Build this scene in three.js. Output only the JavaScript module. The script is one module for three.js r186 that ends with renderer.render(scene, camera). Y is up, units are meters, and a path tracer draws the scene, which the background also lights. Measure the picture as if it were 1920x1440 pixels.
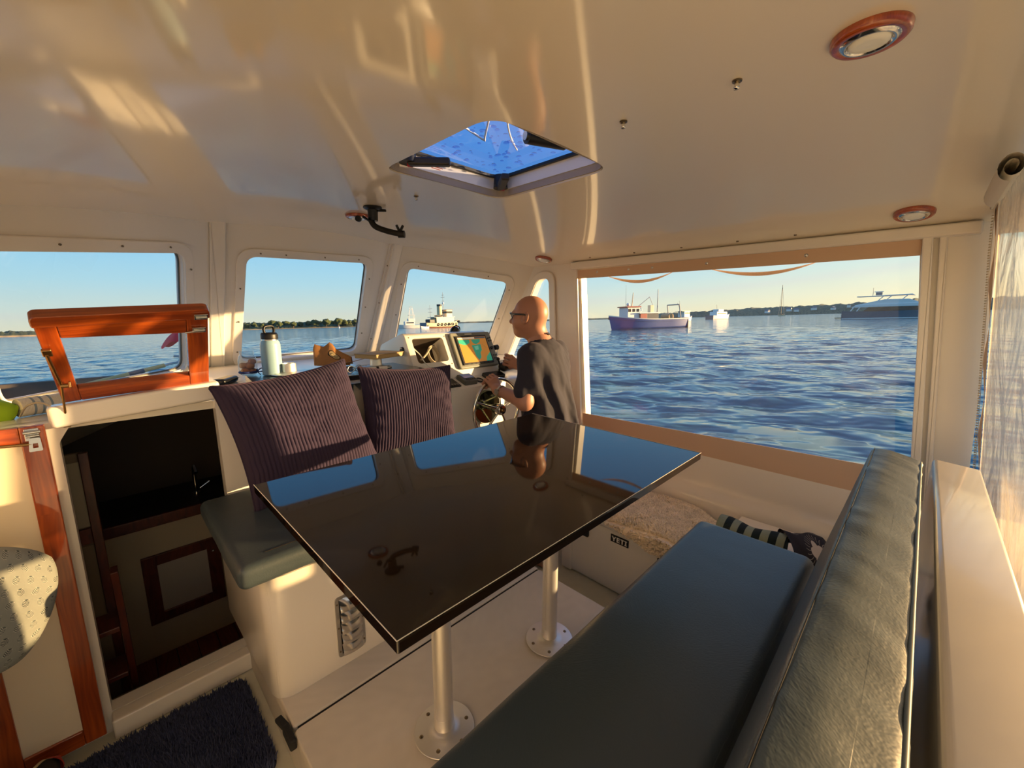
import * as THREE from 'three';
import { RoundedBoxGeometry } from 'three/addons/geometries/RoundedBoxGeometry.js';
import { mergeGeometries, mergeVertices, toCreasedNormals } from 'three/addons/utils/BufferGeometryUtils.js';
import { MarchingCubes } from 'three/addons/objects/MarchingCubes.js';
import { ImprovedNoise } from 'three/addons/math/ImprovedNoise.js';
import { FontLoader } from 'three/addons/loaders/FontLoader.js';
import { TextGeometry } from 'three/addons/geometries/TextGeometry.js';
import { Brush, Evaluator, SUBTRACTION } from 'three-bvh-csg';

// ---------------------------------------------------------------- camera, sky, sun, exposure
// The world is the boat's own frame: x to starboard, y up from the dinette platform, -z towards the bow.
const scene = new THREE.Scene();
const renderer = new THREE.WebGLRenderer({ antialias: true });
renderer.toneMapping = THREE.LinearToneMapping;
renderer.toneMappingExposure = 1.1;
renderer.shadowMap.enabled = true;
const camera = new THREE.PerspectiveCamera(86.17, 4 / 3, 0.02, 9000);
camera.rotation.order = 'YXZ';
camera.position.set(0, 1.214, 0);
camera.rotation.set(THREE.MathUtils.degToRad(-10), THREE.MathUtils.degToRad(-45), 0);

// the boat runs bow-up by two degrees: SEA_UP is the true vertical seen from the boat
const SEA_UP = new THREE.Vector3(-0.0022, 0.99937, -0.0355).normalize();
const SEA_Q = new THREE.Quaternion().setFromUnitVectors(new THREE.Vector3(0, 1, 0), SEA_UP);
const SEA_LEVEL = -0.75;
const seaPoint = (x, z, h = 0) => {                       // a point h metres above the water at boat-frame x, z
  const y = SEA_LEVEL - (SEA_UP.x * x + SEA_UP.z * z) / SEA_UP.y;
  return new THREE.Vector3(x, y, z).addScaledVector(SEA_UP, h);
};

// low evening sun over the starboard quarter
const SUN_AZ = THREE.MathUtils.degToRad(50), SUN_EL = THREE.MathUtils.degToRad(5.8);
const SUN_DIR = new THREE.Vector3(Math.sin(SUN_AZ) * Math.cos(SUN_EL), Math.sin(SUN_EL), Math.cos(SUN_AZ) * Math.cos(SUN_EL));
const sun = new THREE.DirectionalLight(new THREE.Color().setRGB(1, 0.66, 0.31), 12.5);
sun.position.copy(SUN_DIR).multiplyScalar(30);
sun.castShadow = true;
sun.shadow.radius = 1.2;
sun.shadow.mapSize.set(4096, 4096);
Object.assign(sun.shadow.camera, { left: -6, right: 6, top: 6, bottom: -6, near: 1, far: 80 });
scene.add(sun, sun.target);

// clear evening sky: blue overhead, pale straw at the horizon, a wide golden glow round the sun
{
  const W = 1024, H = 512, data = new Float32Array(W * H * 4);
  const mix = (a, b, t) => a.map((v, i) => v + (b[i] - v) * t);
  const sm = (a, b, x) => { const t = Math.min(1, Math.max(0, (x - a) / (b - a))); return t * t * (3 - 2 * t); };
  const stops = [[0, [0.66, 0.66, 0.50]], [2, [0.56, 0.67, 0.61]], [5, [0.40, 0.65, 0.74]], [11, [0.21, 0.56, 0.86]], [20, [0.13, 0.43, 0.82]], [38, [0.11, 0.32, 0.72]], [60, [0.10, 0.26, 0.64]], [90, [0.09, 0.23, 0.58]]];
  const q = SEA_Q.clone().invert(), s = SUN_DIR.clone().applyQuaternion(q);
  for (let j = 0; j < H; j++) for (let i = 0; i < W; i++) {
    const el = ((j + 0.5) / H - 0.5) * Math.PI, az = ((i + 0.5) / W - 0.5) * 2 * Math.PI;
    const x = Math.cos(el) * Math.cos(az), z = Math.cos(el) * Math.sin(az), y = Math.sin(el);
    const e = Math.max(0, el * 180 / Math.PI);
    let k = 0; while (k < stops.length - 2 && e > stops[k + 1][0]) k++;
    let c = mix(stops[k][1], stops[k + 1][1], Math.min(1, (e - stops[k][0]) / (stops[k + 1][0] - stops[k][0])));
    const ang = Math.acos(Math.min(1, Math.max(-1, x * s.x + y * s.y + z * s.z))) * 180 / Math.PI;
    const g1 = Math.exp(-((ang / 16) ** 2)), g2 = Math.exp(-((ang / 55) ** 2)) * Math.exp(-e / 22);
    c = [c[0] + 3.4 * g1 + 0.55 * g2, c[1] + 2.0 * g1 + 0.30 * g2, c[2] + 0.7 * g1 - 0.06 * g2];
    const o = (j * W + i) * 4; data[o] = c[0]; data[o + 1] = c[1]; data[o + 2] = c[2]; data[o + 3] = 1;
  }
  const t = new THREE.DataTexture(data, W, H, THREE.RGBAFormat, THREE.FloatType);
  t.mapping = THREE.EquirectangularReflectionMapping; t.magFilter = t.minFilter = THREE.LinearFilter; t.wrapS = THREE.RepeatWrapping; t.needsUpdate = true;
  scene.background = t; scene.environment = t;
  const tilt = new THREE.Euler().setFromQuaternion(SEA_Q);
  scene.backgroundRotation.copy(tilt); scene.environmentRotation.copy(tilt);
}

// ---------------------------------------------------------------- helpers
const V = (x, y, z) => new THREE.Vector3(x, y, z);
const R = THREE.MathUtils.degToRad;
let seed = 7;
const rnd = () => { seed = (seed * 1664525 + 1013904223) >>> 0; return seed / 4294967296; };
const rr = (a, b) => a + (b - a) * rnd();
const IN = new ImprovedNoise();
const noise = (x, y = 0, z = 0) => IN.noise(x + 31.7, y + 11.3, z + 5.1);
const fbm = (x, y, z, n = 4) => { let a = 0, w = 0.5, f = 1; for (let i = 0; i < n; i++) { a += w * noise(x * f, y * f, z * f); w *= 0.5; f *= 2.03; } return a; };
const taken = new Map();
function uniq(name) { const n = taken.get(name) ?? 0; taken.set(name, n + 1); return n ? name + '_' + String(n).padStart(3, '0') : name; }
function shadows(o) { o.castShadow = o.receiveShadow = true; return o; }
function mesh(name, geo, mat, parent) {
  const m = shadows(new THREE.Mesh(Array.isArray(geo) ? merge(geo) : geo, mat));
  if (parent) { m.name = name; parent.add(m); } else { m.name = uniq(name); scene.add(m); }
  return m;
}
function thing(name, label, category, pos = [0, 0, 0], group, turn = 0) {
  const g = new THREE.Group(); g.name = uniq(name); g.position.set(...pos); g.rotation.y = turn; scene.add(g);
  g.userData = { label, category }; if (group) g.userData.group = group;
  return g;
}
function tag(o, label, category, group) { Object.assign(o.userData, { label, category }); if (group) o.userData.group = group; return o; }
function structure(o, label, category) { o.userData.kind = 'structure'; o.userData.label = label; o.userData.category = category; return o; }
function stuff(o) { o.userData.kind = 'stuff'; return o; }
function merge(list) {
  return mergeGeometries(list.map((g) => { const k = g.index ? g.toNonIndexed() : g; for (const a of Object.keys(k.attributes)) if (!['position', 'normal', 'uv'].includes(a)) k.deleteAttribute(a); if (!k.attributes.uv) k.setAttribute('uv', new THREE.BufferAttribute(new Float32Array(k.attributes.position.count * 2), 2)); return k; }), false);
}
const at = (g, x, y, z, rx = 0, ry = 0, rz = 0) => { g.applyMatrix4(new THREE.Matrix4().compose(V(x, y, z), new THREE.Quaternion().setFromEuler(new THREE.Euler(rx, ry, rz, 'YXZ')), V(1, 1, 1))); return g; };
const rbox = (w, h, d, r = 0.004, s = 2) => new RoundedBoxGeometry(w, h, d, s, Math.min(r, w / 2.01, h / 2.01, d / 2.01));
const rboxAt = (x0, x1, y0, y1, z0, z1, r, s) => at(rbox(x1 - x0, y1 - y0, z1 - z0, r, s), (x0 + x1) / 2, (y0 + y1) / 2, (z0 + z1) / 2);
const cyl = (r0, r1, h, n = 24) => new THREE.CylinderGeometry(r0, r1, h, n);
const lathe = (pts, n = 40) => new THREE.LatheGeometry(pts.map((p) => new THREE.Vector2(p[0], p[1])), n);
const tube = (pts, r, n = 40, s = 8, closed = false) => new THREE.TubeGeometry(new THREE.CatmullRomCurve3(pts.map((p) => (p.isVector3 ? p : V(...p))), closed, 'centripetal'), n, r, s, closed);
function bar(a, b, r0, r1 = r0, n = 12) {                 // a tapered rod between two points
  const d = b.clone().sub(a), g = cyl(r1, r0, d.length(), n);
  g.applyQuaternion(new THREE.Quaternion().setFromUnitVectors(V(0, 1, 0), d.clone().normalize()));
  g.translate((a.x + b.x) / 2, (a.y + b.y) / 2, (a.z + b.z) / 2); return g;
}
function roundPath(pts, r, P = new THREE.Shape()) {        // polygon with rounded corners; r is one radius or one for each corner
  const n = pts.length;
  for (let i = 0; i < n; i++) {
    const p = new THREE.Vector2(...pts[i]), a = new THREE.Vector2(...pts[(i + n - 1) % n]), b = new THREE.Vector2(...pts[(i + 1) % n]);
    const ri = Array.isArray(r) ? r[i] : r, u = a.clone().sub(p), w = b.clone().sub(p);
    const k = Math.min(ri, u.length() * 0.48, w.length() * 0.48), s = p.clone().addScaledVector(u.normalize(), k), e = p.clone().addScaledVector(w.normalize(), k);
    if (i === 0) P.moveTo(s.x, s.y); else P.lineTo(s.x, s.y);
    if (k > 1e-5) { for (let q = 1; q <= 8; q++) { const t = q / 8; P.lineTo((1 - t) ** 2 * s.x + 2 * t * (1 - t) * p.x + t * t * e.x, (1 - t) ** 2 * s.y + 2 * t * (1 - t) * p.y + t * t * e.y); } }
  }
  P.closePath(); return P;
}
const grow = (pts, d) => {                                 // offset a polygon outwards by d
  const n = pts.length; let area = 0; for (let i = 0; i < n; i++) { const [a, b] = pts[i], [c, e] = pts[(i + 1) % n]; area += a * e - c * b; }
  const sgn = area > 0 ? 1 : -1;
  return pts.map((p, i) => {
    const a = pts[(i + n - 1) % n], b = pts[(i + 1) % n];
    const u = new THREE.Vector2(p[0] - a[0], p[1] - a[1]).normalize(), w = new THREE.Vector2(b[0] - p[0], b[1] - p[1]).normalize();
    const n1 = new THREE.Vector2(u.y, -u.x).multiplyScalar(sgn), n2 = new THREE.Vector2(w.y, -w.x).multiplyScalar(sgn), m = n1.clone().add(n2); m.multiplyScalar(d * 2 / Math.max(0.5, m.lengthSq()));
    return [p[0] + m.x, p[1] + m.y];
  });
};
const extrude = (shape, depth, bevel = 0, seg = 8) => new THREE.ExtrudeGeometry(shape, { depth: Math.max(1e-4, depth - 2 * bevel), bevelEnabled: bevel > 0, bevelThickness: bevel, bevelSize: bevel, bevelOffset: -bevel, bevelSegments: 2, curveSegments: seg });
class Plane {                                              // a plane frame: local (u, v, w) with w along the normal
  constructor(o, u, vhint) { this.o = o.clone(); this.u = u.clone().normalize(); this.n = this.u.clone().cross(vhint).normalize(); this.v = this.n.clone().cross(this.u).normalize(); this.m = new THREE.Matrix4().makeBasis(this.u, this.v, this.n).setPosition(this.o); }
  local(p) { const d = p.clone().sub(this.o); return [d.dot(this.u), d.dot(this.v)]; }
  world(u, v, w = 0) { return this.o.clone().addScaledVector(this.u, u).addScaledVector(this.v, v).addScaledVector(this.n, w); }
  place(g, w = 0) { g.translate(0, 0, w); g.applyMatrix4(this.m); return g; }
}
function uvBox(g, s = 1) {                                 // uv in metres by the dominant axis of each face
  const k = g.index ? g.toNonIndexed() : g; const p = k.attributes.position, n = k.attributes.normal, uv = new Float32Array(p.count * 2);
  for (let i = 0; i < p.count; i++) { const ax = Math.abs(n.getX(i)), ay = Math.abs(n.getY(i)), az = Math.abs(n.getZ(i)); let u, v; if (ax > ay && ax > az) { u = p.getZ(i); v = p.getY(i); } else if (ay > az) { u = p.getX(i); v = p.getZ(i); } else { u = p.getX(i); v = p.getY(i); } uv[2 * i] = u * s; uv[2 * i + 1] = v * s; }
  k.setAttribute('uv', new THREE.BufferAttribute(uv, 2)); return k;
}
function gridGeo(nu, nv, f) {                              // surface from f(s, t) with s, t in 0..1
  const pos = [], uv = [], idx = [];
  for (let j = 0; j <= nv; j++) for (let i = 0; i <= nu; i++) { const p = f(i / nu, j / nv); pos.push(p.x, p.y, p.z); uv.push(i / nu, j / nv); }
  for (let j = 0; j < nv; j++) for (let i = 0; i < nu; i++) { const a = j * (nu + 1) + i, b = a + 1, c = a + nu + 1, d = c + 1; idx.push(a, b, d, a, d, c); }
  const g = new THREE.BufferGeometry(); g.setAttribute('position', new THREE.Float32BufferAttribute(pos, 3)); g.setAttribute('uv', new THREE.Float32BufferAttribute(uv, 2)); g.setIndex(idx); g.computeVertexNormals(); return g;
}
function tex(w, h, f, srgb = false, repeat = [1, 1]) {
  const d = new Uint8Array(w * h * 4);
  for (let j = 0; j < h; j++) for (let i = 0; i < w; i++) { const c = f(i / w, j / h), o = (j * w + i) * 4, q = typeof c === 'number' ? [c, c, c] : c; d[o] = 255 * Math.min(1, Math.max(0, q[0])); d[o + 1] = 255 * Math.min(1, Math.max(0, q[1])); d[o + 2] = 255 * Math.min(1, Math.max(0, q[2])); d[o + 3] = 255; }
  const t = new THREE.DataTexture(d, w, h); t.wrapS = t.wrapT = THREE.RepeatWrapping; t.magFilter = THREE.LinearFilter; t.minFilter = THREE.LinearMipmapLinearFilter; t.generateMipmaps = true; if (srgb) t.colorSpace = THREE.SRGBColorSpace; t.repeat.set(...repeat); t.needsUpdate = true; return t;
}
const tnoise = (u, v, n, s = 0) => {                        // noise that tiles over the unit square, n cells
  const a = u * 2 * Math.PI, b = v * 2 * Math.PI, k = n / (2 * Math.PI);
  return noise(Math.cos(a) * k + s, Math.sin(a) * k + Math.cos(b) * k * 1.31, Math.sin(b) * k + s * 0.7);
};

// ---------------------------------------------------------------- materials
const std = (hex, rough = 0.5, metal = 0, extra = {}) => new THREE.MeshStandardMaterial({ color: hex, roughness: rough, metalness: metal, ...extra });
const phys = (hex, o) => new THREE.MeshPhysicalMaterial({ color: hex, ...o });
const waveBump = tex(512, 512, (u, v) => 0.5 + 0.32 * tnoise(u, v, 5) + 0.12 * tnoise(u, v, 13, 3) + 0.03 * tnoise(u, v, 40, 9));
const fineBump = tex(256, 256, (u, v) => 0.5 + 0.25 * tnoise(u, v, 24) + 0.25 * tnoise(u, v, 60, 5));
const dirt = tex(512, 512, (u, v) => { const k = 0.97 + 0.03 * tnoise(u, v, 6) + 0.02 * tnoise(u, v, 30, 4); return [k, k * 0.995, k * 0.98]; }, true);
const M = {};
M.gel = phys(0xeae4d9, { roughness: 0.32, clearcoat: 0.6, clearcoatRoughness: 0.16, bumpMap: waveBump, bumpScale: 0.0012 });
M.ceil = phys(0xe6dbc6, { roughness: 0.4, clearcoat: 0.85, clearcoatRoughness: 0.075, bumpMap: waveBump, bumpScale: 0.0018 });
M.floor = phys(0xd8d1c6, { roughness: 0.55, map: dirt, bumpMap: fineBump, bumpScale: 0.0003 });
M.sole = phys(0xcfcfc0, { roughness: 0.6, map: dirt, bumpMap: fineBump, bumpScale: 0.0004 });
M.raw = std(0xa59a8c, 0.85, 0, { bumpMap: fineBump, bumpScale: 0.002 });
M.chrome = std(0xd8d6d0, 0.12, 1);
M.steel = std(0xc4c2bc, 0.28, 1);
M.alu = std(0xe8e5df, 0.48, 1);
M.brass = std(0xa9875a, 0.3, 1);
M.black = std(0x0d0d0e, 0.45);
M.rubber = std(0x131313, 0.75);
M.darkgap = std(0x120d0d, 0.9);
M.glass = phys(0xffffff, { roughness: 0.0, transmission: 1, thickness: 0, ior: 1.45 });
M.gasket = std(0x6a665c, 0.6);
M.screw = std(0x8a7c66, 0.35, 1);
{
  const wood = (base, dark, name) => tex(512, 1024, (u, v) => {
    const w = tnoise(u, v, 3, 2) * 0.06;
    const g = tnoise(u * 1 + w, v * 0.06, 34, name) * 0.5 + tnoise(u + w, v * 0.15, 70, name + 3) * 0.35 + tnoise(u, v * 0.5, 9, name + 7) * 0.4;
    const t = Math.min(1, Math.max(0, 0.45 + g * 0.75));
    return base.map((b, i) => b + (dark[i] - b) * t);
  }, true);
  const mk = (m) => phys(0xffffff, { map: m, roughness: 0.42, clearcoat: 1, clearcoatRoughness: 0.06 });
  M.wood = mk(wood([0.74, 0.35, 0.10], [0.46, 0.17, 0.035], 1));
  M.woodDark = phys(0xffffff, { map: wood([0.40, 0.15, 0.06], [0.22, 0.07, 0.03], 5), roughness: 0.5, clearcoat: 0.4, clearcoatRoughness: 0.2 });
  M.sole_wood = phys(0xffffff, { map: wood([0.52, 0.24, 0.10], [0.34, 0.13, 0.05], 9), roughness: 0.45 });
}
M.leather = phys(0x37434a, { roughness: 0.46, clearcoat: 0.12, clearcoatRoughness: 0.4, bumpMap: tex(1024, 1024, (u, v) => 0.5 + 0.16 * tnoise(u, v, 90) + 0.14 * tnoise(u, v, 160, 4) + 0.3 * tnoise(u, v * 0.5, 7, 8)), bumpScale: 0.0008 });
M.tableTop = phys(0x1a120b, { roughness: 0.035, ior: 1.52 });
M.tan = phys(0xd3b497, { roughness: 0.7, bumpMap: fineBump, bumpScale: 0.0004 });
M.vinyl = phys(0xffffff, { roughness: 0.03, transmission: 1, thickness: 0, ior: 1.4 });
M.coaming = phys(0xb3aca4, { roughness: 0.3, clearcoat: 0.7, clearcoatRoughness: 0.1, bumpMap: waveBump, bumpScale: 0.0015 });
M.white = std(0xe8e6e0, 0.5);

// ================================================================ the cabin shell
const camber = (x) => 1.7 - 0.104 * (x - 1.03) ** 2;
const headerZ = (x) => (x < 0.505 ? -2.70 + (0.505 - x) * 0.839 : x > 1.555 ? -2.70 + (x - 1.555) * 0.839 : -2.70);
{ // ceiling: a cambered slab, cut open for the hatch
  const nx = 56, nz = 40, x0 = -0.50, x1 = 2.42, th = 0.05;
  const xs = [...Array(nx + 1)].map((_, i) => x0 + (x1 - x0) * i / nx);
  const P = (i, j, top) => { const x = xs[i], zf = headerZ(x) - 0.05, z = zf + (0.9 - zf) * j / nz; return V(x, camber(x) + (top ? th : 0), z); };
  const pos = [], uv = [];
  const quad = (a, b, c, d) => { for (const p of [a, b, c, a, c, d]) { pos.push(p.x, p.y, p.z); uv.push(p.x * 0.8, p.z * 0.8); } };
  for (let i = 0; i < nx; i++) for (let j = 0; j < nz; j++) { quad(P(i, j, 0), P(i + 1, j, 0), P(i + 1, j + 1, 0), P(i, j + 1, 0)); quad(P(i, j, 1), P(i, j + 1, 1), P(i + 1, j + 1, 1), P(i + 1, j, 1)); }
  for (let i = 0; i < nx; i++) { quad(P(i, 0, 0), P(i, 0, 1), P(i + 1, 0, 1), P(i + 1, 0, 0)); quad(P(i, nz, 0), P(i + 1, nz, 0), P(i + 1, nz, 1), P(i, nz, 1)); }
  for (let j = 0; j < nz; j++) { quad(P(0, j, 0), P(0, j + 1, 0), P(0, j + 1, 1), P(0, j, 1)); quad(P(nx, j, 0), P(nx, j, 1), P(nx, j + 1, 1), P(nx, j + 1, 0)); }
  let g = new THREE.BufferGeometry(); g.setAttribute('position', new THREE.Float32BufferAttribute(pos, 3)); g.setAttribute('uv', new THREE.Float32BufferAttribute(uv, 2)); g.computeVertexNormals();
  const hole = extrude(roundPath([[0.755, 0.83], [1.305, 0.83], [1.305, 1.385], [0.755, 1.385]], 0.075), 0.4);
  hole.rotateX(-Math.PI / 2); hole.translate(0, 1.5, 0);
  const out = new Evaluator().evaluate(new Brush(g), new Brush(hole), SUBTRACTION);
  g = toCreasedNormals(out.geometry, 0.5); for (const a of Object.keys(g.attributes)) if (!['position', 'normal', 'uv'].includes(a)) g.deleteAttribute(a); g.clearGroups();
  const roof = structure(mesh('ceiling', g, M.ceil), 'glossy cream cambered cabin ceiling with a square roof hatch', 'ceiling');
  for (const z of [-1.544, -1.241, -0.968, -0.695, -0.46]) mesh('snap_stud', lathe([[0, -0.005], [0.005, -0.004], [0.0065, 0.001]], 12).translate(2.235, camber(2.235), z), M.screw, roof);
}

// windshield: three raked panels, each a moulded frame with a raised bezel and a pane
const rake = V(0, 1, 0.59);
const panelC = new Plane(V(1.03, 1.69, -2.70), V(1, 0, 0), rake);
const panelS = new Plane(V(1.555, 1.69, -2.70), V(0.715, -0.155, 0.6), rake);
const panelP = new Plane(V(0.505, 1.69, -2.70), V(0.715, 0.155, -0.6), rake);
const wq = (x, y) => V(x, y, -2.70 + 0.59 * (y - 1.69));
let windowCount = 0;
function glazed(wallName, wallLabel, pl, outline, opening, radius, screws, bezelW = 0.05, outward = -1, th = 0.05) {
  // outward: -1 when the plane's normal points into the cabin
  const s = roundPath(outline, 0); s.holes.push(roundPath(grow(opening, 0.004), radius, new THREE.Path()));
  const g = uvBox(pl.place(extrude(s, th), outward < 0 ? -th : 0));
  const wall = structure(mesh(wallName, g, M.gel), wallLabel, 'wall');
  const b = roundPath(grow(opening, bezelW), radius.map ? radius.map((r) => r + bezelW * 0.8) : radius + bezelW * 0.8); b.holes.push(roundPath(opening, radius, new THREE.Path()));
  const win = thing('window_' + (++windowCount), 'x', 'window'); win.userData = { kind: 'structure', label: '', category: 'window' };
  mesh('window_bezel', uvBox(pl.place(extrude(b, 0.014, 0.004), outward < 0 ? 0 : -0.014)), M.gel, win);
  mesh('gasket', pl.place((() => { const q = roundPath(grow(opening, 0.003), radius); q.holes.push(roundPath(grow(opening, -0.003), radius, new THREE.Path())); return extrude(q, 0.006); })(), outward * 0.036), M.gasket, win);
  mesh('pane', pl.place(new THREE.ShapeGeometry(roundPath(opening, radius)), outward * 0.03), M.glass, win);
  for (const [u, v] of screws) { const c = at(cyl(0.0045, 0.0045, 0.004, 10), 0, 0, 0, Math.PI / 2); mesh('screw', pl.place(c.translate(u, v, 0), (outward < 0 ? 0.0145 : -0.0145)), M.screw, win); }
  return { wall, win };
}
const ring = (poly, n, d) => { // n points spread along an outline grown by d
  const g = grow(poly, d), L = g.map((p, i) => Math.hypot(g[(i + 1) % g.length][0] - p[0], g[(i + 1) % g.length][1] - p[1])), tot = L.reduce((a, b) => a + b);
  return [...Array(n)].map((_, k) => { let s = (k + 0.5) / n * tot, i = 0; while (s > L[i]) s -= L[i++]; const f = Math.min(0.88, Math.max(0.12, s / L[i])), a = g[i], b = g[(i + 1) % g.length]; return [a[0] + (b[0] - a[0]) * f, a[1] + (b[1] - a[1]) * f]; });
};
{
  const loc = (pl, pts) => pts.map((p) => pl.local(V(...p)));
  const cOpen = loc(panelC, [[0.651, 1.527, -2.796], [1.369, 1.545, -2.786], [1.412, 0.912, -3.157], [0.64, 0.889, -3.173]].reverse());
  const c = glazed('wall_front', 'cream centre section of the raked windshield surround', panelC, loc(panelC, [wq(0.505, 1.735).toArray(), wq(1.555, 1.735).toArray(), wq(1.555, 0.80).toArray(), wq(0.505, 0.80).toArray()]), cOpen, 0.06, ring(cOpen, 14, 0.026));
  c.win.userData.label = 'centre windshield pane, above the blue bottle and the paper bag';
  const corner = (y) => V(2.3, y, -2.074 + 0.59 * (y - 1.53));
  const sOpen = loc(panelS, [[1.644, 1.527, -2.71], [2.194, 1.429, -2.236], [2.21, 0.885, -2.545], [1.68, 0.885, -3.055]].reverse());
  const s = glazed('wall_front_starboard', 'cream windshield surround forward of the helmsman', panelS, [wq(1.555, 1.735), corner(1.58), corner(0.62), wq(1.555, 0.70)].map((p) => panelS.local(p)), sOpen, 0.055, ring(sOpen, 12, 0.026));
  s.win.userData.label = 'starboard windshield pane above the instrument pod, tug seen through it';
  const mir = (p) => V(2.06 - p.x, p.y, p.z);
  const pOpen = loc(panelP, [[0.35, 1.507, -2.656], [0.337, 0.882, -3.015], [-0.29, 0.862, -2.42], [-0.29, 1.40, -2.10]]);
  const p = glazed('wall_front_port', 'cream windshield surround above the open wooden companionway hatch', panelP, [wq(0.505, 1.735), mir(corner(1.58)).setX(-0.46).setZ(corner(1.58).z + 0.185), mir(corner(0.70)).setX(-0.46).setZ(corner(0.70).z + 0.185), wq(0.505, 0.70)].map((q) => panelP.local(q)), pOpen, 0.07, ring(pOpen, 14, 0.026));
  p.win.userData.label = 'port windshield pane behind the open wooden companionway hatch';
  // mullion covers
  for (const [x, lb] of [[0.507, 'cream windshield mullion between the port and centre panes'], [1.553, 'cream windshield mullion between the centre and starboard panes']]) {
    const a = wq(x, 0.84), b = wq(x, 1.70), L = b.distanceTo(a);
    const strip = extrude(roundPath([[-0.036, 0], [0.036, 0], [0.036, L], [-0.036, L]], 0.003), 0.048, 0.006);
    const pl = new Plane(a, V(1, 0, 0), rake); const t = thing('trim_' + (x < 1 ? 1 : 2), lb, 'trim'); t.userData.kind = 'structure';
    mesh('mullion_cover', uvBox(pl.place(strip, -0.004)), M.gel, t);
    mesh('mullion_ridge', uvBox(pl.place(extrude(roundPath([[x < 1 ? -0.052 : -0.05, 0], [x < 1 ? -0.032 : -0.03, 0], [x < 1 ? -0.032 : -0.03, L], [x < 1 ? -0.052 : -0.05, L]], 0.003), 0.02, 0.003), -0.002)), M.gel, t);
    for (const f of [0.2, 0.52, 0.82]) mesh('screw', pl.place(at(cyl(0.0045, 0.0045, 0.004, 10), 0, 0, 0, Math.PI / 2).translate(x < 1 ? -0.042 : -0.04, L * f, 0), 0.018), M.screw, t);
  }
}

// starboard side: quarter window, curtain opening, lower lining
{
  const pl = new Plane(V(2.3, 0, 0), V(0, 0, -1), V(0, 1, 0));           // local u = -z, v = y, normal outboard
  const q = [[1.915, 1.45], [2.03, 1.45], [2.345, 0.85], [1.885, 0.85]];
  const open = [[1.655, 1.462], [1.58, 0.48], [-0.045, 0.48], [0.055, 1.462]];
  const s = roundPath([[-0.225, -0.28], [-0.140, 1.60], [2.075, 1.60], [2.78, 0.38], [2.78, -0.28]], 0);
  s.holes.push(roundPath(open, 0.004, new THREE.Path())); s.holes.push(roundPath(grow(q, 0.004), [0.05, 0.05, 0.04, 0.04], new THREE.Path()));
  structure(mesh('wall_starboard', uvBox(pl.place(extrude(s, 0.06))), M.gel), 'cream starboard cabin side around the roll-down curtain', 'wall');
  const win = thing('window_' + (++windowCount), 'small slanted quarter window beside the helmsman\'s head', 'window'); win.userData.kind = 'structure';
  const b = roundPath(grow(q, 0.045), [0.085, 0.085, 0.07, 0.07]); b.holes.push(roundPath(q, [0.05, 0.05, 0.04, 0.04], new THREE.Path()));
  mesh('window_bezel', uvBox(pl.place(extrude(b, 0.014, 0.004), -0.014)), M.gel, win);
  mesh('pane', pl.place(new THREE.ShapeGeometry(roundPath(q, [0.05, 0.05, 0.04, 0.04])), 0.03), M.glass, win);
  for (const [u, v] of ring(q, 11, 0.022)) mesh('screw', pl.place(at(cyl(0.0045, 0.0045, 0.004, 10), 0, 0, 0, Math.PI / 2).translate(u, v, 0), -0.015), M.screw, win);
  // forward post face that the sun catches, and the aft post with its sail track
  const post = (name, label, u0t, u1t, u0b, u1b, vb, vt, d0, d1) => structure(mesh(name, uvBox(pl.place(extrude(roundPath([[u0b, vb], [u1b, vb], [u1t, vt], [u0t, vt]], 0.003), d1 - d0, 0.004), d0)), M.gel), label, 'trim');
  post('trim_3', 'cream track strip along the forward edge of the curtain opening', 1.672, 1.70, 1.594, 1.622, 0.30, 1.505, -0.022, 0);
  post('trim_4', 'cream track strip along the aft edge of the curtain opening', 0.022, 0.052, -0.078, -0.048, 0.30, 1.495, -0.03, 0);
  post('trim_5', 'narrow cream batten on the aft corner post', -0.016, 0.006, -0.11, -0.09, 0.30, 1.50, -0.02, 0);
  structure(mesh('trim_6', uvBox(rboxAt(2.262, 2.302, 1.488, 1.535, -1.72, 0.10, 0.008)), M.gel), 'cream header beam above the roll-down curtain', 'trim');
  // moulded coaming below the curtain
  const prof = new THREE.Shape(); prof.moveTo(2.305, -0.28); prof.lineTo(2.2, -0.28); prof.lineTo(2.215, 0.10); prof.bezierCurveTo(2.225, 0.2, 2.225, 0.2, 2.25, 0.235); prof.bezierCurveTo(2.275, 0.27, 2.27, 0.30, 2.279, 0.36); prof.lineTo(2.286, 0.455); prof.lineTo(2.305, 0.455); prof.closePath();
  const g = extrude(prof, 1.85); g.translate(0, 0, -1.72);
  structure(mesh('trim_7', uvBox(toCreasedNormals(g, 0.6)), M.gel), 'cream moulded lining below the curtain, behind the cooler', 'trim');
}
// port side, out of frame: lets the same daylight in
{
  const pl = new Plane(V(-0.43, 0, 0), V(0, 0, -1), V(0, 1, 0));
  const s = roundPath([[-0.16, -0.28], [-0.12, 1.60], [1.93, 1.60], [2.25, 0.95], [2.25, -0.28]], 0);
  s.holes.push(roundPath([[1.60, 1.44], [1.60, 0.95], [0.0, 0.95], [0.055, 1.44]], 0.01, new THREE.Path()));
  structure(mesh('wall_port', uvBox(pl.place(extrude(s, 0.05), -0.05)), M.gel), 'cream port cabin side', 'wall');
}
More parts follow.
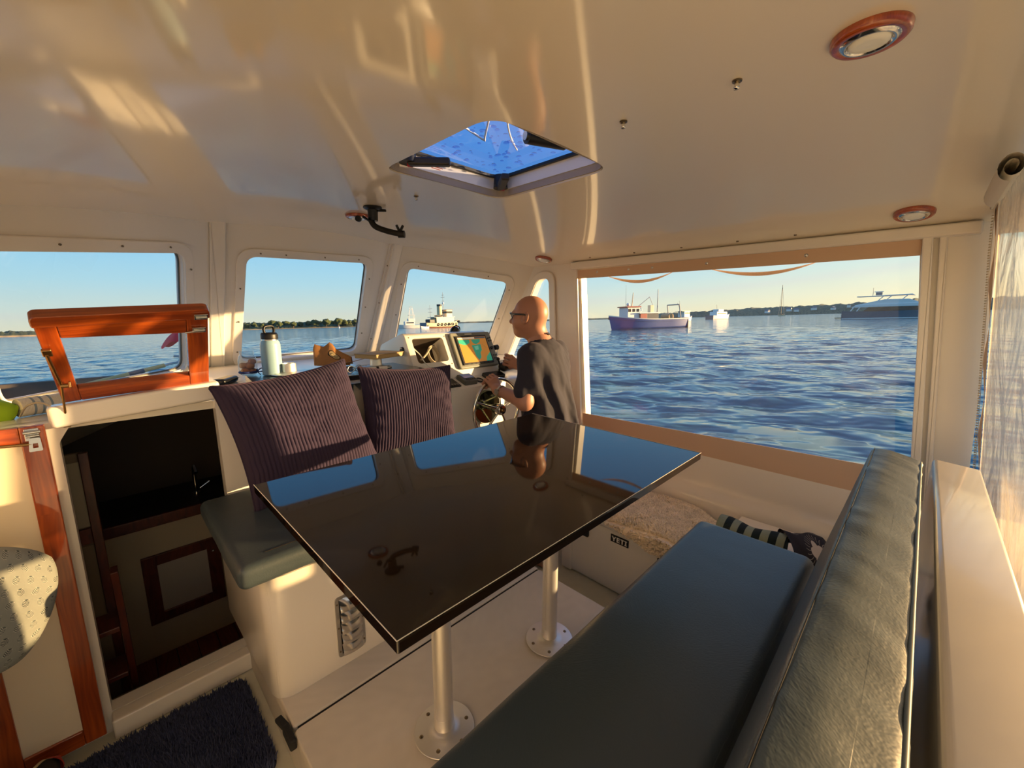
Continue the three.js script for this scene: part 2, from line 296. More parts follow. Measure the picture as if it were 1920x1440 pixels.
// floors
structure(mesh('floor', uvBox(rboxAt(-0.43, 2.3, -0.34, -0.28, -1.99, 1.6, 0.002)), M.sole), 'pale lower cabin sole beside the raised dinette', 'floor');
{
  const plat = thing('floor_platform', 'raised pale dinette platform under the table', 'platform'); plat.userData.kind = 'structure';
  mesh('platform_base', uvBox(rboxAt(0.285, 1.345, -0.28, -0.045, -1.9, 0.05, 0.004)), M.floor, plat);
  mesh('platform_lip', uvBox(rboxAt(0.272, 1.353, -0.075, -0.04, -1.9, 0.05, 0.008)), M.floor, plat);
  mesh('fixed_deck_panel', uvBox(rboxAt(0.264, 1.356, -0.042, 0, -1.9, -1.1805, 0.006)), M.floor, plat);
  const lid = extrude(roundPath([[0.262, -0.05], [1.356, -0.05], [1.356, 1.1735], [0.262, 1.1735]], 0.018), 0.042, 0.004); lid.rotateX(-Math.PI / 2); lid.translate(0, -0.042, 0);
  mesh('lift_out_deck_panel', uvBox(lid), M.floor, plat);
  mesh('seam_seal', rboxAt(0.275, 1.35, -0.03, -0.006, -1.1815, -1.1725, 0.001), M.darkgap, plat);
}
// companionway bulkhead with its opening, sill and lintel
{
  const pl = new Plane(V(0, 0, -1.9), V(1, 0, 0), V(0, 1, 0));
  const s = roundPath([[-0.43, -0.28], [1.36, -0.28], [1.36, 0.872], [0.30, 0.872], [0.30, 0.945], [-0.145, 0.915], [-0.145, 0.872], [-0.43, 0.872]], 0);
  s.holes.push(roundPath([[-0.133, -0.2], [0.287, -0.2], [0.283, 0.905], [-0.10, 0.858], [-0.131, 0.805]], [0.002, 0.002, 0.02, 0.01, 0.01], new THREE.Path()));
  structure(mesh('wall_companionway', uvBox(pl.place(extrude(s, 0.06), -0.06)), M.gel), 'cream bulkhead around the companionway opening', 'wall');
  structure(mesh('trim_8', uvBox(rboxAt(-0.135, 0.29, -0.279, -0.2, -1.9, -1.842, 0.008)), M.gel), 'cream companionway sill above the shaggy mat', 'trim');
  structure(mesh('trim_9', uvBox(at(rbox(0.445, 0.07, 0.06, 0.012), 0.08, 0.905, -1.897, 0, 0, 0.07)), M.gel), 'cream lintel under the hinged wooden hatch', 'trim');
  // dash shelf forward of the bulkhead
  const d = roundPath([[-0.43, 1.93], [0.30, 1.93], [0.30, 1.9], [1.30, 1.9], [1.30, 2.115], [2.3, 2.115], [2.3, 2.52], [1.57, 3.21], [0.49, 3.21], [-0.43, 2.32]], 0);
  const g = extrude(d, 0.03); g.rotateX(-Math.PI / 2); g.translate(0, 0.842, 0);
  structure(mesh('trim_10', uvBox(g), M.gel), 'cream dash shelf under the windshield carrying the black table leaf', 'shelf');
}
// aft coaming behind the settee
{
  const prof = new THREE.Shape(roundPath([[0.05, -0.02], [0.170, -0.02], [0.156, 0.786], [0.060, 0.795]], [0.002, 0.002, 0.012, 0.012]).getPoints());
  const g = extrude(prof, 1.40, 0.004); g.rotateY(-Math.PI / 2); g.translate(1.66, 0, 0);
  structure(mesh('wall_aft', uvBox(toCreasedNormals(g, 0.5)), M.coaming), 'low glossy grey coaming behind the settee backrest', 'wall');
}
// ================================================================ furniture and soft things
function softBox(w, h, d, r, n, disp) {                    // densely meshed rounded box; disp(p, normal) may move the surface
  let g = new THREE.BoxGeometry(w, h, d, ...n); g.deleteAttribute('uv'); g.deleteAttribute('normal');
  const p = g.attributes.position, hx = w / 2 - r, hy = h / 2 - r, hz = d / 2 - r, c = (v, m) => Math.max(-m, Math.min(m, v));
  // draw the cuts towards the edges so that the rounding gets enough of them
  const bend = (v, H) => { const k = v / H; return H * (k * 1.45 - 0.45 * k * k * k); };
  for (let i = 0; i < p.count; i++) {
    const x = bend(p.getX(i), w / 2), y = bend(p.getY(i), h / 2), z = bend(p.getZ(i), d / 2), q = V(c(x, hx), c(y, hy), c(z, hz)), e = V(x, y, z).sub(q);
    if (e.lengthSq() > 1e-12) { e.normalize(); q.addScaledVector(e, r); }
    if (disp) q.addScaledVector(e, disp(q, e));
    p.setXYZ(i, q.x, q.y, q.z);
  }
  g = mergeVertices(g, 1e-5); g.computeVertexNormals(); return g;
}
const puff = (w, d, a, wr = 0.002) => (p, n) => { const u = 2 * p.x / w, v = 2 * p.z / d; return a * n.y * (1 - u * u) * (1 - v * v) + wr * fbm(p.x * 7, p.y * 9, p.z * 7, 3); };

// dining table: black gloss top on two ribbed aluminium pedestals
{
  const t = thing('dinette_table', 'glossy black dinette table on two ribbed aluminium pedestals', 'table', [0.804, 0, -0.854]);
  const top = extrude(roundPath([[-0.559, -0.378], [0.559, -0.378], [0.559, 0.378], [-0.559, 0.378]], 0.004), 0.022, 0.0012); top.rotateX(-Math.PI / 2); top.translate(0, 0.732, 0);
  mesh('tabletop', uvBox(top), M.tableTop, t);
  const glintMat = std(0xcfc6b8, 0.4);  // pale strips paint in the light caught by the table arris
  { const L = []; for (const [a, b] of [[[-0.559, 0.378], [0.559, 0.378]], [[-0.559, -0.378], [-0.559, 0.378]], [[0.559, 0.378], [0.559, -0.378]]]) L.push(bar(V(a[0], 0.7536, a[1]), V(b[0], 0.7536, b[1]), 0.0008, 0.0008, 6)); mesh('edge_glint', L, glintMat, t).userData.label = 'thin pale painted glint along the arris of the black top'; }
  const flute = new THREE.Shape(); for (let k = 0; k <= 240; k++) { const a = k / 240 * 2 * Math.PI, g = Math.cos(a * 40) > 0.55 && Math.cos(a * 2 + 0.8) > 0.25 ? 0.0011 : 0, r = 0.0275 - g; flute[k ? 'lineTo' : 'moveTo'](r * Math.cos(a), r * Math.sin(a)); }
  const plate = lathe([[0, 0.712], [0.085, 0.712], [0.085, 0.722], [0.05, 0.732], [0, 0.732]]);
  for (const x of [-0.226, 0.254]) {
    const leg = new THREE.Group(); leg.name = 'pedestal'; leg.position.set(x, 0, -0.006); t.add(leg);
    const tg = new THREE.ExtrudeGeometry(flute, { depth: 0.66, bevelEnabled: false }); tg.rotateX(-Math.PI / 2); tg.translate(0, 0.055, 0);
    mesh('ribbed_tube', tg, M.alu, leg);
    mesh('socket', lathe([[0.0282, 0.003], [0.0282, 0.056], [0.0268, 0.056]]), M.alu, leg);
    mesh('floor_flange', lathe([[0, 0.0005], [0.086, 0.0005], [0.0875, 0.003], [0.086, 0.0065], [0.05, 0.008], [0.034, 0.011], [0.029, 0.018], [0, 0.018]], 64), M.alu, leg);
    mesh('top_flange', plate, M.alu, leg);
    for (let k = 0; k < 6; k++) { const a = k / 6 * 2 * Math.PI + 0.35; mesh('screw', [lathe([[0, 0.0085], [0.0055, 0.0085], [0.0065, 0.006], [0, 0.006]], 14).translate(0.068 * Math.cos(a), 0, 0.068 * Math.sin(a)), at(rbox(0.005, 0.0012, 0.0014, 0.0002), 0.068 * Math.cos(a), 0.0086, 0.068 * Math.sin(a))], M.screw, leg); }
  }
}
const leatherUV = (g, s = 2.2) => uvBox(g, s);
// settee in front of the camera
{
  structure(mesh('trim_11', uvBox(rboxAt(0.29, 1.47, 0, 0.355, -0.46, 0.045, 0.01)), M.gel), 'cream settee base under the long green-grey cushion', 'seat base');
  const seat = thing('seat_cushion', 'long dark green-grey vinyl seat cushion in front of the backrest', 'cushion', [0.9, 0.405, -0.336]);
  mesh('cushion_cover', leatherUV(softBox(1.235, 0.095, 0.362, 0.032, [110, 16, 44], puff(1.235, 0.362, 0.010, 0.0014))), M.leather, seat);
  const back = thing('backrest_cushion', 'dark green-grey vinyl backrest with pale piping along its aft edge', 'cushion', [0.89, 0.452, 0]);
  const g = softBox(1.225, 0.388, 0.104, 0.012, [150, 40, 18], (p, n) => 0.006 * n.z * (1 - (p.x / 0.61) ** 2) * (1 - (p.y / 0.194) ** 2) + (n.y > 0.5 ? 0.004 * fbm(p.x * 16, 2, p.z * 7 + p.x * 3, 3) + 0.0012 * Math.sin((p.x * 1.0 + 0.35 * p.z + 0.03 * fbm(p.x * 5, 3, p.z * 5, 2)) * 62 + 4 * fbm(p.x * 3, 1, p.z * 9, 2)) * Math.max(0, 0.5 + p.z / 0.104) * 0.6 : 0) + 0.0015 * fbm(p.x * 9, p.y * 9, p.z * 14, 3));
  const p = g.attributes.position; for (let i = 0; i < p.count; i++) { const y = p.getY(i) + 0.194; const zz = p.getZ(i), crown = Math.max(0, (y - 0.30) / 0.088) * (0.02 * Math.max(0, (zz + 0.02) / 0.072) ** 1.3); p.setXYZ(i, p.getX(i), y - crown, zz - 0.0125 - 0.087 * (1 - y / 0.388)); } g.computeVertexNormals();
  mesh('backrest_cover', leatherUV(g), M.leather, back);
  mesh('piping', bar(V(-0.607, 0.369, 0.034), V(0.607, 0.369, 0.034), 0.0028, 0.0028, 10), phys(0x565f60, { roughness: 0.5 }), back);
  mesh('front_seam', bar(V(-0.607, 0.3868, -0.060), V(0.607, 0.3868, -0.060), 0.0007, 0.0007, 8), M.darkgap, back);
  structure(mesh('trim_12', uvBox(rboxAt(1.56, 2.205, -0.28, 0.19, -0.55, 0.06, 0.01)), M.gel), 'cream locker top in the corner beyond the settee', 'locker');
}
// forward seat: moulded box, louvred vent, cushion
{
  const box = thing('seat_box', 'white moulded seat box with a louvred metal vent', 'seat', [0, 0, 0]);
  const s = roundPath([[0.252, 1.29], [1.35, 1.29], [1.35, 1.895], [0.242, 1.895]], [0.07, 0.02, 0.001, 0.001]); const g = extrude(s, 0.428, 0.006); g.rotateX(-Math.PI / 2); g.translate(0, 0.0005, 0);
  mesh('moulded_body', uvBox(toCreasedNormals(g, 0.7)), M.gel, box);
  mesh('side_rail', [rboxAt(0.235, 0.246, 0.40, 0.418, -1.85, -1.37, 0.003)], M.gel, box);
  const vent = new THREE.Group(); vent.name = 'louvred_vent'; vent.position.set(0.496, 0.152, -1.289); box.add(vent);
  const fr = roundPath([[-0.049, -0.114], [0.049, -0.114], [0.049, 0.114], [-0.049, 0.114]], 0.014); fr.holes.push(roundPath([[-0.036, -0.104], [0.036, -0.104], [0.036, 0.104], [-0.036, 0.104]], 0.004, new THREE.Path()));
  mesh('vent_frame', extrude(fr, 0.004, 0.001).translate(0, 0, -0.001), M.steel, vent);
  mesh('vent_back', at(rbox(0.074, 0.21, 0.002, 0.0005), 0, 0, -0.0005), M.darkgap, vent);
  for (let k = 0; k < 5; k++) { const y = 0.083 - k * 0.041; const sh = gridGeo(10, 6, (a, b) => V(-0.035 + 0.07 * a, y + 0.020 - 0.042 * b, 0.001 + 0.020 * Math.sin(b * 1.45) * (0.35 + 0.65 * Math.pow(Math.sin(Math.PI * (0.06 + 0.88 * a)), 0.35)))); mesh('louvre', sh, Object.assign(M.chrome.clone(), { side: THREE.DoubleSide }), vent); }
  for (const [x, y] of [[-0.0425, 0.09], [-0.0425, 0], [-0.0425, -0.09], [0.0425, 0.09], [0.0425, 0], [0.0425, -0.09]]) mesh('screw', at(cyl(0.0028, 0.0028, 0.002, 10), x, y, 0.0036, Math.PI / 2), M.screw, vent);
  const cu = thing('seat_cushion', 'dark green-grey vinyl seat cushion under the corduroy pillows', 'cushion', [0.772, 0.4655, -1.575]);
  mesh('cushion_cover', leatherUV(softBox(1.165, 0.073, 0.62, 0.026, [90, 14, 60], puff(1.165, 0.62, 0.012, 0.0025))), M.leather, cu);
  mesh('front_seam', tube([[-0.50, 0.0385, 0.255], [-0.2, 0.042, 0.258], [0.3, 0.042, 0.258], [0.55, 0.0385, 0.255]], 0.0012, 40, 6), M.darkgap, cu);
}
// corduroy pillows
{
  const cord = phys(0x2d2137, { roughness: 0.95, sheen: 1, sheenRoughness: 0.45, sheenColor: new THREE.Color().setRGB(0.34, 0.17, 0.22), bumpMap: fineBump, bumpScale: 0.0006 });
  const W = 0.262, H = 0.242, T = 0.085, ribs = 38;
  const side = (sg) => gridGeo(ribs * 8, 90, (s, t) => {
    const u = 2 * s - 1, v = 2 * t - 1, x = W * u * (1 - 0.075 * (1 - v * v)), y = H * v * (1 - 0.085 * (1 - u * u));
    const dome = Math.pow(Math.max(0, (1 - u ** 4) * (1 - v ** 4)), 0.55) * (1 - 0.18 * (u * u + v * v));
    const crease = 0.012 * fbm(u * 2.2 + 3 * sg, v * 2.2, sg, 3) * dome + 0.006 * Math.exp(-(((Math.abs(u) - 0.86) / 0.1) ** 2)) * Math.sin(v * 21 + 2 * u) * (1 - v * v);
    const rib = 0.0048 * Math.pow(Math.abs(Math.sin(Math.PI * ribs * (s + 0.004 * fbm(u * 2, v * 3, 1, 2)))), 0.7) * (0.35 + 0.65 * Math.min(1, dome * 1.6));
    return V(sg * x, y, sg * (T * dome + crease + rib + 0.002));
  });
  const front = side(1), rear = side(-1), ed = []; for (let k = 0; k < 80; k++) { const e = Math.floor(k / 20), f = (k % 20) / 10 - 1, [u, v] = [[f, -1], [1, f], [-f, 1], [-1, -f]][e]; ed.push(V(W * u * (1 - 0.075 * (1 - v * v)), H * v * (1 - 0.085 * (1 - u * u)), 0)); }
  const seam = tube(ed, 0.0035, 240, 6, true);
  const pillow = (label, pos, rot, sx) => { const t = thing('corduroy_pillow', label, 'pillow', pos, 'corduroy pillows'); t.rotation.set(...rot, 'YXZ'); t.scale.set(sx, sx, 1); mesh('front_cover', front, cord, t); mesh('back_cover', rear, cord, t); mesh('seam', seam, cord, t); return t; };
  pillow('plum corduroy pillow at the companionway end of the seat, its corner on the cushion', [0.545, 0.748, -1.735], [R(-19), R(6), R(6)], 1);
  pillow('plum corduroy pillow next to the helm, half hidden by the table', [1.06, 0.72, -1.775], [R(-13), R(-4), R(-4)], 0.95);
}
// cooler with its sheepskin
{
  const c = thing('cooler', 'white hard cooler with a black badge, sheepskin on its lid', 'cooler', [1.985, -0.28, -0.975]);
  const wm = phys(0xe4dfd6, { roughness: 0.5, bumpMap: fineBump, bumpScale: 0.0004 });
  const g = softBox(0.42, 0.36, 0.785, 0.03, [24, 20, 40]); { const p = g.attributes.position; for (let i = 0; i < p.count; i++) { const k = 0.955 + 0.045 * (p.getY(i) + 0.18) / 0.36; p.setXYZ(i, p.getX(i) * k, p.getY(i) + 0.181, p.getZ(i) * k); } g.computeVertexNormals(); }
  mesh('body', uvBox(g), wm, c);
  mesh('lid', uvBox(softBox(0.426, 0.045, 0.795, 0.016, [24, 10, 40]).translate(0, 0.384, 0)), wm, c);
  for (const z of [-0.35, 0.35]) mesh('corner_block', rboxAt(-0.214, -0.19, 0.012, 0.318, z - 0.035, z + 0.035, 0.008), wm, c);
  for (const z of [-0.33, 0.33]) mesh('foot', rboxAt(-0.17, 0.17, 0, 0.02, z - 0.03, z + 0.03, 0.004), M.rubber, c);
  for (const z of [-0.22, 0.22]) mesh('rubber_latch', rboxAt(-0.226, -0.208, 0.27, 0.37, z - 0.022, z + 0.022, 0.006), M.rubber, c);
  const badge = new THREE.Group(); badge.name = 'badge'; badge.position.set(-0.2085, 0.325, -0.012); badge.rotation.y = -Math.PI / 2; c.add(badge);
  mesh('badge_plate', rboxAt(-0.052, 0.052, -0.021, 0.021, 0, 0.004, 0.002), M.black, badge);
  const font = await new FontLoader().loadAsync('fonts/droid/droid_sans_bold.typeface.json');
  const tg = new TextGeometry('YETI', { font, size: 0.026, depth: 0.0015, curveSegments: 3 }); tg.computeBoundingBox(); const bb = tg.boundingBox; tg.translate(-(bb.max.x + bb.min.x) / 2, -(bb.max.y + bb.min.y) / 2, 0.0042); tg.scale(0.088 / (bb.max.x - bb.min.x), 1, 1);
  mesh('badge_lettering', tg, M.white, badge);
}
{
  const t = thing('sheepskin', 'tan curly sheepskin draped over the white cooler', 'sheepskin', [1.985, 0.125, -0.93]);
  const f = (s, q) => { // outline in polar form, drooping over the front edge
    const a = q * 2 * Math.PI, rad = (0.94 + 0.06 * Math.sin(a * 5 + 1) + 0.05 * Math.sin(a * 3)) * s;
    let x = 0.245 * rad * Math.sign(Math.cos(a)) * Math.pow(Math.abs(Math.cos(a)), 0.7), z = 0.36 * rad * Math.sign(Math.sin(a)) * Math.pow(Math.abs(Math.sin(a)), 0.7);
    let y = 0.045 * (1 - s ** 6) + 0.012 * fbm(x * 9, 2, z * 9, 3);
    x -= 0.012; const over = -0.214 - x; if (over > 0) { y -= over * 1.5; x = -0.214 - 0.022 - over * 0.25; }
    return V(x, y + 0.004, z);
  };
  const skin = gridGeo(40, 110, f); const wool = phys(0xfbeacf, { roughness: 1, sheen: 0.5, sheenRoughness: 0.8, sheenColor: new THREE.Color().setRGB(0.7, 0.6, 0.45), side: THREE.DoubleSide });
  mesh('hide', skin, wool, t);
  const N = 16000, tuft = new THREE.IcosahedronGeometry(0.0062, 1); tuft.scale(0.75, 1.7, 0.75);
  const im = shadows(new THREE.InstancedMesh(tuft, wool, N)); im.name = 'wool'; stuff(im); const m4 = new THREE.Matrix4(), col = new THREE.Color();
  for (let i = 0; i < N; i++) { const s = Math.sqrt(rnd()) * 1.0, q = rnd(), p = f(s, q), e = f(Math.min(1, s + 0.02), q), e2 = f(s, q + 0.01), n = e.sub(p).cross(e2.sub(p)).normalize(); if (n.y < 0) n.negate(); p.addScaledVector(n, 0.004 + 0.006 * rnd()); const k = rr(0.7, 1.2); m4.compose(p, new THREE.Quaternion().setFromUnitVectors(V(0, 1, 0), n.add(V(rr(-0.9, 0.9), rr(-0.3, 0.3), rr(-0.9, 0.9))).normalize()), V(k, k * rr(0.8, 1.3), k)); im.setMatrixAt(i, m4); const c = 0.82 + 0.3 * fbm(p.x * 22, 1, p.z * 22, 2) + rr(-0.08, 0.08); im.setColorAt(i, col.setRGB(c, c * 0.99, c * 0.97)); }
  t.add(im);
}
// folded towels in the corner behind the settee
{
  const stripe = tex(8, 256, (u, v) => (Math.floor(v * 9) % 2 ? [0.06, 0.12, 0.11] : [0.52, 0.55, 0.47]), true);
  const t = thing('striped_towel', 'rolled green and cream striped towel beside the cooler', 'towel', [1.90, 0.245, -0.43]);
  const g = gridGeo(40, 60, (s, q) => { const a = s * 2 * Math.PI, r = 0.052 * (1 + 0.1 * Math.sin(a * 2 + q * 5)); return V(r * 1.15 * Math.cos(a) + 0.008 * Math.sin(q * 9), r * Math.sin(a), -0.13 + 0.26 * q); });
  { const u = g.attributes.uv; for (let i = 0; i < u.count; i++) u.setXY(i, u.getX(i), u.getY(i)); }
  mesh('roll', g, phys(0xffffff, { map: stripe, roughness: 0.95, bumpMap: fineBump, bumpScale: 0.0015, side: THREE.DoubleSide }), t);
  for (const sg of [-1, 1]) mesh('rolled_end', at(new THREE.CircleGeometry(0.052, 24), 0, 0, sg * 0.129), phys(0x3f4a44, { roughness: 0.95, side: THREE.DoubleSide }), t);
  const cv = document.createElement('canvas'); cv.width = cv.height = 512; const x = cv.getContext('2d'); x.fillStyle = '#1a1210'; x.fillRect(0, 0, 512, 512);
  for (const [cx, cy, r] of [[180, 210, 95], [420, 380, 70], [60, 460, 60], [400, 90, 55]]) {
    x.fillStyle = '#b8ab98'; x.beginPath(); for (let k = 0; k <= 60; k++) { const a = k / 60 * 2 * Math.PI, q = r * (0.62 + 0.3 * Math.abs(Math.cos(a * 2.5))); x[k ? 'lineTo' : 'moveTo'](cx + q * Math.cos(a), cy + q * Math.sin(a)); } x.fill();
    x.strokeStyle = '#9c9180'; x.lineWidth = 4; for (let k = 0; k < 26; k++) { const a = k / 26 * 2 * Math.PI; x.beginPath(); x.moveTo(cx + r * 0.95 * Math.cos(a), cy + r * 0.95 * Math.sin(a)); x.quadraticCurveTo(cx + r * 1.25 * Math.cos(a + 0.12), cy + r * 1.25 * Math.sin(a + 0.12), cx + r * 1.5 * Math.cos(a + 0.05), cy + r * 1.5 * Math.sin(a + 0.05)); x.stroke(); }
  }
  const ft = new THREE.CanvasTexture(cv); ft.colorSpace = THREE.SRGBColorSpace;
  const fl = thing('floral_cloth', 'dark folded cloth with pale flowers beside the backrest', 'cloth', [1.90, 0.19, -0.195]);
  const dark = phys(0xffffff, { map: ft, roughness: 0.9, side: THREE.DoubleSide });
  const fold = (w, d, h, ph) => gridGeo(46, 34, (s, q) => { const a = (s - 0.5) * Math.PI * 1.5; return V(Math.sin(a) * w * 0.5 + 0.012 * Math.sin(q * 8 + ph), h * (0.5 + 0.5 * Math.cos(a)) + 0.014 * fbm(s * 3 + ph, q * 3, 1, 2) + 0.01, (q - 0.5) * d * (1 + 0.12 * Math.sin(s * 5 + ph))); });
  mesh('lower_fold', at(fold(0.26, 0.17, 0.085, 0), 0, 0, 0.015, 0, 0.25), dark, fl); mesh('upper_fold', at(fold(0.20, 0.15, 0.06, 2), -0.01, 0.055, -0.03, 0, 0.5, 0.08), dark, fl); mesh('turned_corner', at(fold(0.13, 0.10, 0.09, 4), -0.03, 0.0, 0.085, 0, -0.4), dark, fl);
}
// shaggy mat
{
  const t = thing('bath_mat', 'navy shaggy mat on the floor before the companionway', 'mat', [-0.035, -0.28, -1.575]);
  const W = 0.57, D = 0.47; const bm = std(0x2a3246, 1); const base = extrude(roundPath([[-W / 2, -D / 2], [W / 2, -D / 2], [W / 2, D / 2], [-W / 2, D / 2]], 0.05), 0.012, 0.003); base.rotateX(-Math.PI / 2); mesh('backing', base, bm, t);
  const N = 15000, tuft = new THREE.ConeGeometry(0.0042, 0.026, 5); tuft.translate(0, 0.011, 0); const im = shadows(new THREE.InstancedMesh(tuft, std(0x4a5270, 1), N)); im.name = 'pile'; stuff(im); const m4 = new THREE.Matrix4(), col = new THREE.Color();
  for (let i = 0; i < N; i++) { let x = rr(-W / 2, W / 2), z = rr(-D / 2, D / 2); const cx = Math.max(0, Math.abs(x) - W / 2 + 0.05), cz = Math.max(0, Math.abs(z) - D / 2 + 0.05); if (Math.hypot(cx, cz) > 0.05) { i--; continue; } const lean = V(0.7 * fbm(x * 12, 1, z * 12, 2) + rr(-0.45, 0.45), 1, 0.7 * fbm(x * 12, 7, z * 12, 2) + rr(-0.45, 0.45)).normalize(); m4.compose(V(x, 0.010, z), new THREE.Quaternion().setFromUnitVectors(V(0, 1, 0), lean), V(1, rr(0.7, 1.2), 1)); im.setMatrixAt(i, m4); const k = rr(0.6, 1.15); im.setColorAt(i, col.setRGB(k, k, k * 1.05)); }
  t.add(im);
}
// companionway door leaf folded against the bulkhead
{
  const d = thing('cabin_door', 'narrow varnished door leaf with a white panel, folded open', 'door', [-0.1505, -0.234, -1.868]);
  const W = 0.235, H = 1.112, th = 0.026, st = 0.052;
  const wp = (x0, x1, y0, y1, vert) => { const g = rboxAt(x0, x1, y0, y1, 0, th, 0.004); const k = uvBox(g); if (!vert) { const u = k.attributes.uv; for (let i = 0; i < u.count; i++) { const a = u.getX(i); u.setXY(i, u.getY(i), a); } } const u = k.attributes.uv; for (let i = 0; i < u.count; i++) u.setXY(i, u.getX(i) * 3.5, u.getY(i) * 1.2); return k; };
  mesh('stile', wp(-st, 0, 0, H, 1), M.wood, d); mesh('stile', wp(-W, -W + st, 0, H, 1), M.wood, d);
  mesh('rail', wp(-W + st, -st, H - 0.05, H, 0), M.wood, d); mesh('rail', wp(-W + st, -st, 0, 0.055, 0), M.wood, d);
  mesh('panel', rboxAt(-W + st - 0.004, -st + 0.004, 0.05, H - 0.045, 0.006, th - 0.008, 0.001), phys(0xe4d9c2, { roughness: 0.6 }), d);
  const l = new THREE.Group(); l.name = 'door_latch'; l.position.set(-0.026, H - 0.022, th); d.add(l);
  mesh('hasp_plate', rboxAt(-0.016, 0.014, -0.02, 0.016, 0, 0.004, 0.001), M.chrome, l);
  mesh('hasp_barrel', [at(cyl(0.005, 0.005, 0.034, 14), 0, 0.006, 0.008, 0, 0, Math.PI / 2), at(cyl(0.004, 0.004, 0.026, 14), 0, -0.006, 0.007, 0, 0, Math.PI / 2)], M.chrome, l);
  const lp = roundPath([[-0.012, -0.052], [0.016, -0.052], [0.014, -0.012], [-0.008, -0.012]], 0.004); lp.holes.push(roundPath([[-0.003, -0.042], [0.008, -0.042], [0.008, -0.028], [-0.002, -0.028]], 0.001, new THREE.Path())); mesh('hasp_tongue', at(extrude(lp, 0.002), 0, 0, 0.006, -0.15), M.steel, l);
  mesh('hook_rod', bar(V(-0.20, H - 0.035, th + 0.012), V(-0.028, H - 0.052, th + 0.008), 0.0045), M.brass, d);
}
// hinged wooden hatch with a window, propped open above the lintel
{
  const pl = new Plane(V(-0.108, 0.935, -1.915), V(0.382, 0.022, 0), V(-0.010, 0.270, 0.255));
  const t = thing('companionway_hatch', 'varnished wooden hatch with a glass window, propped open above the companionway', 'hatch');
  const fp = (pts, vert, r = 0.003, d = 0.026) => { const g = extrude(roundPath(pts, r), d, 0.003); const k = uvBox(g); const u = k.attributes.uv; for (let i = 0; i < u.count; i++) { const a = u.getX(i), b = u.getY(i); u.setXY(i, (vert ? a : b) * 3.5, (vert ? b : a) * 1.2); } return pl.place(k, -0.013); };
  mesh('stile', fp([[0, 0], [0.042, 0], [0.042, 0.372], [0, 0.372]], 1), M.wood, t);
  mesh('stile', fp([[0.325, 0], [0.383, 0], [0.383, 0.372], [0.325, 0.372]], 1), M.wood, t);
  mesh('rail', fp([[0.042, 0], [0.325, 0], [0.325, 0.05], [0.042, 0.056]], 0), M.wood, t);
  mesh('rail', fp([[0.042, 0.288], [0.325, 0.272], [0.325, 0.36], [0.042, 0.36]], 0), M.wood, t);
  mesh('top_moulding', fp([[-0.004, 0.338], [0.387, 0.338], [0.387, 0.378], [-0.004, 0.378]], 0, [0.006, 0.006, 0.02, 0.02], 0.032), M.wood, t);
  mesh('pane', pl.place(new THREE.ShapeGeometry(roundPath([[0.038, 0.05], [0.33, 0.045], [0.33, 0.28], [0.038, 0.295]], 0)), 0), M.glass, t);
  const hp = (u, v, w) => pl.world(u, v, w);
  for (const [u, v] of [[0.362, 0.352], [0.357, 0.288]]) { const L = new THREE.Group(); L.name = 'latch'; t.add(L); mesh('latch_plate', pl.place(rboxAt(u - 0.018, u + 0.018, v - 0.011, v + 0.011, 0.019 - (v > 0.3 ? 0 : 0.006), 0.023 - (v > 0.3 ? 0 : 0.006), 0.001)), M.chrome, L); mesh('latch_barrel', pl.place(at(cyl(0.0045, 0.0045, 0.03, 12), u, v, 0.025 - (v > 0.3 ? 0 : 0.006), 0, 0, Math.PI / 2)), M.chrome, L); }
  mesh('bolt', bar(hp(0.318, 0.282, 0.018), hp(0.342, 0.285, 0.018), 0.003), M.chrome, t);
  const s = new THREE.Group(); s.name = 'stay'; t.add(s);
  mesh('stay_upper_rod', bar(hp(0.006, 0.24, 0.022), hp(0.012, 0.105, 0.024), 0.0042), M.brass, s); mesh('stay_lower_rod', bar(hp(0.012, 0.105, 0.024), V(-0.107, 0.862, -1.888), 0.0032), M.brass, s);
  mesh('stay_knob', [at(cyl(0.007, 0.007, 0.016, 14), ...hp(0.018, 0.103, 0.026).toArray(), 0, 0, Math.PI / 2), at(rbox(0.006, 0.02, 0.012, 0.003), ...hp(0.03, 0.105, 0.026).toArray())], M.brass, s);
  mesh('stay_bracket', pl.place(rboxAt(-0.002, 0.018, 0.232, 0.258, 0.013, 0.024, 0.003)), M.brass, s); mesh('stay_foot', rboxAt(-0.116, -0.098, 0.853, 0.87, -1.90, -1.882, 0.003), M.brass, s);
}
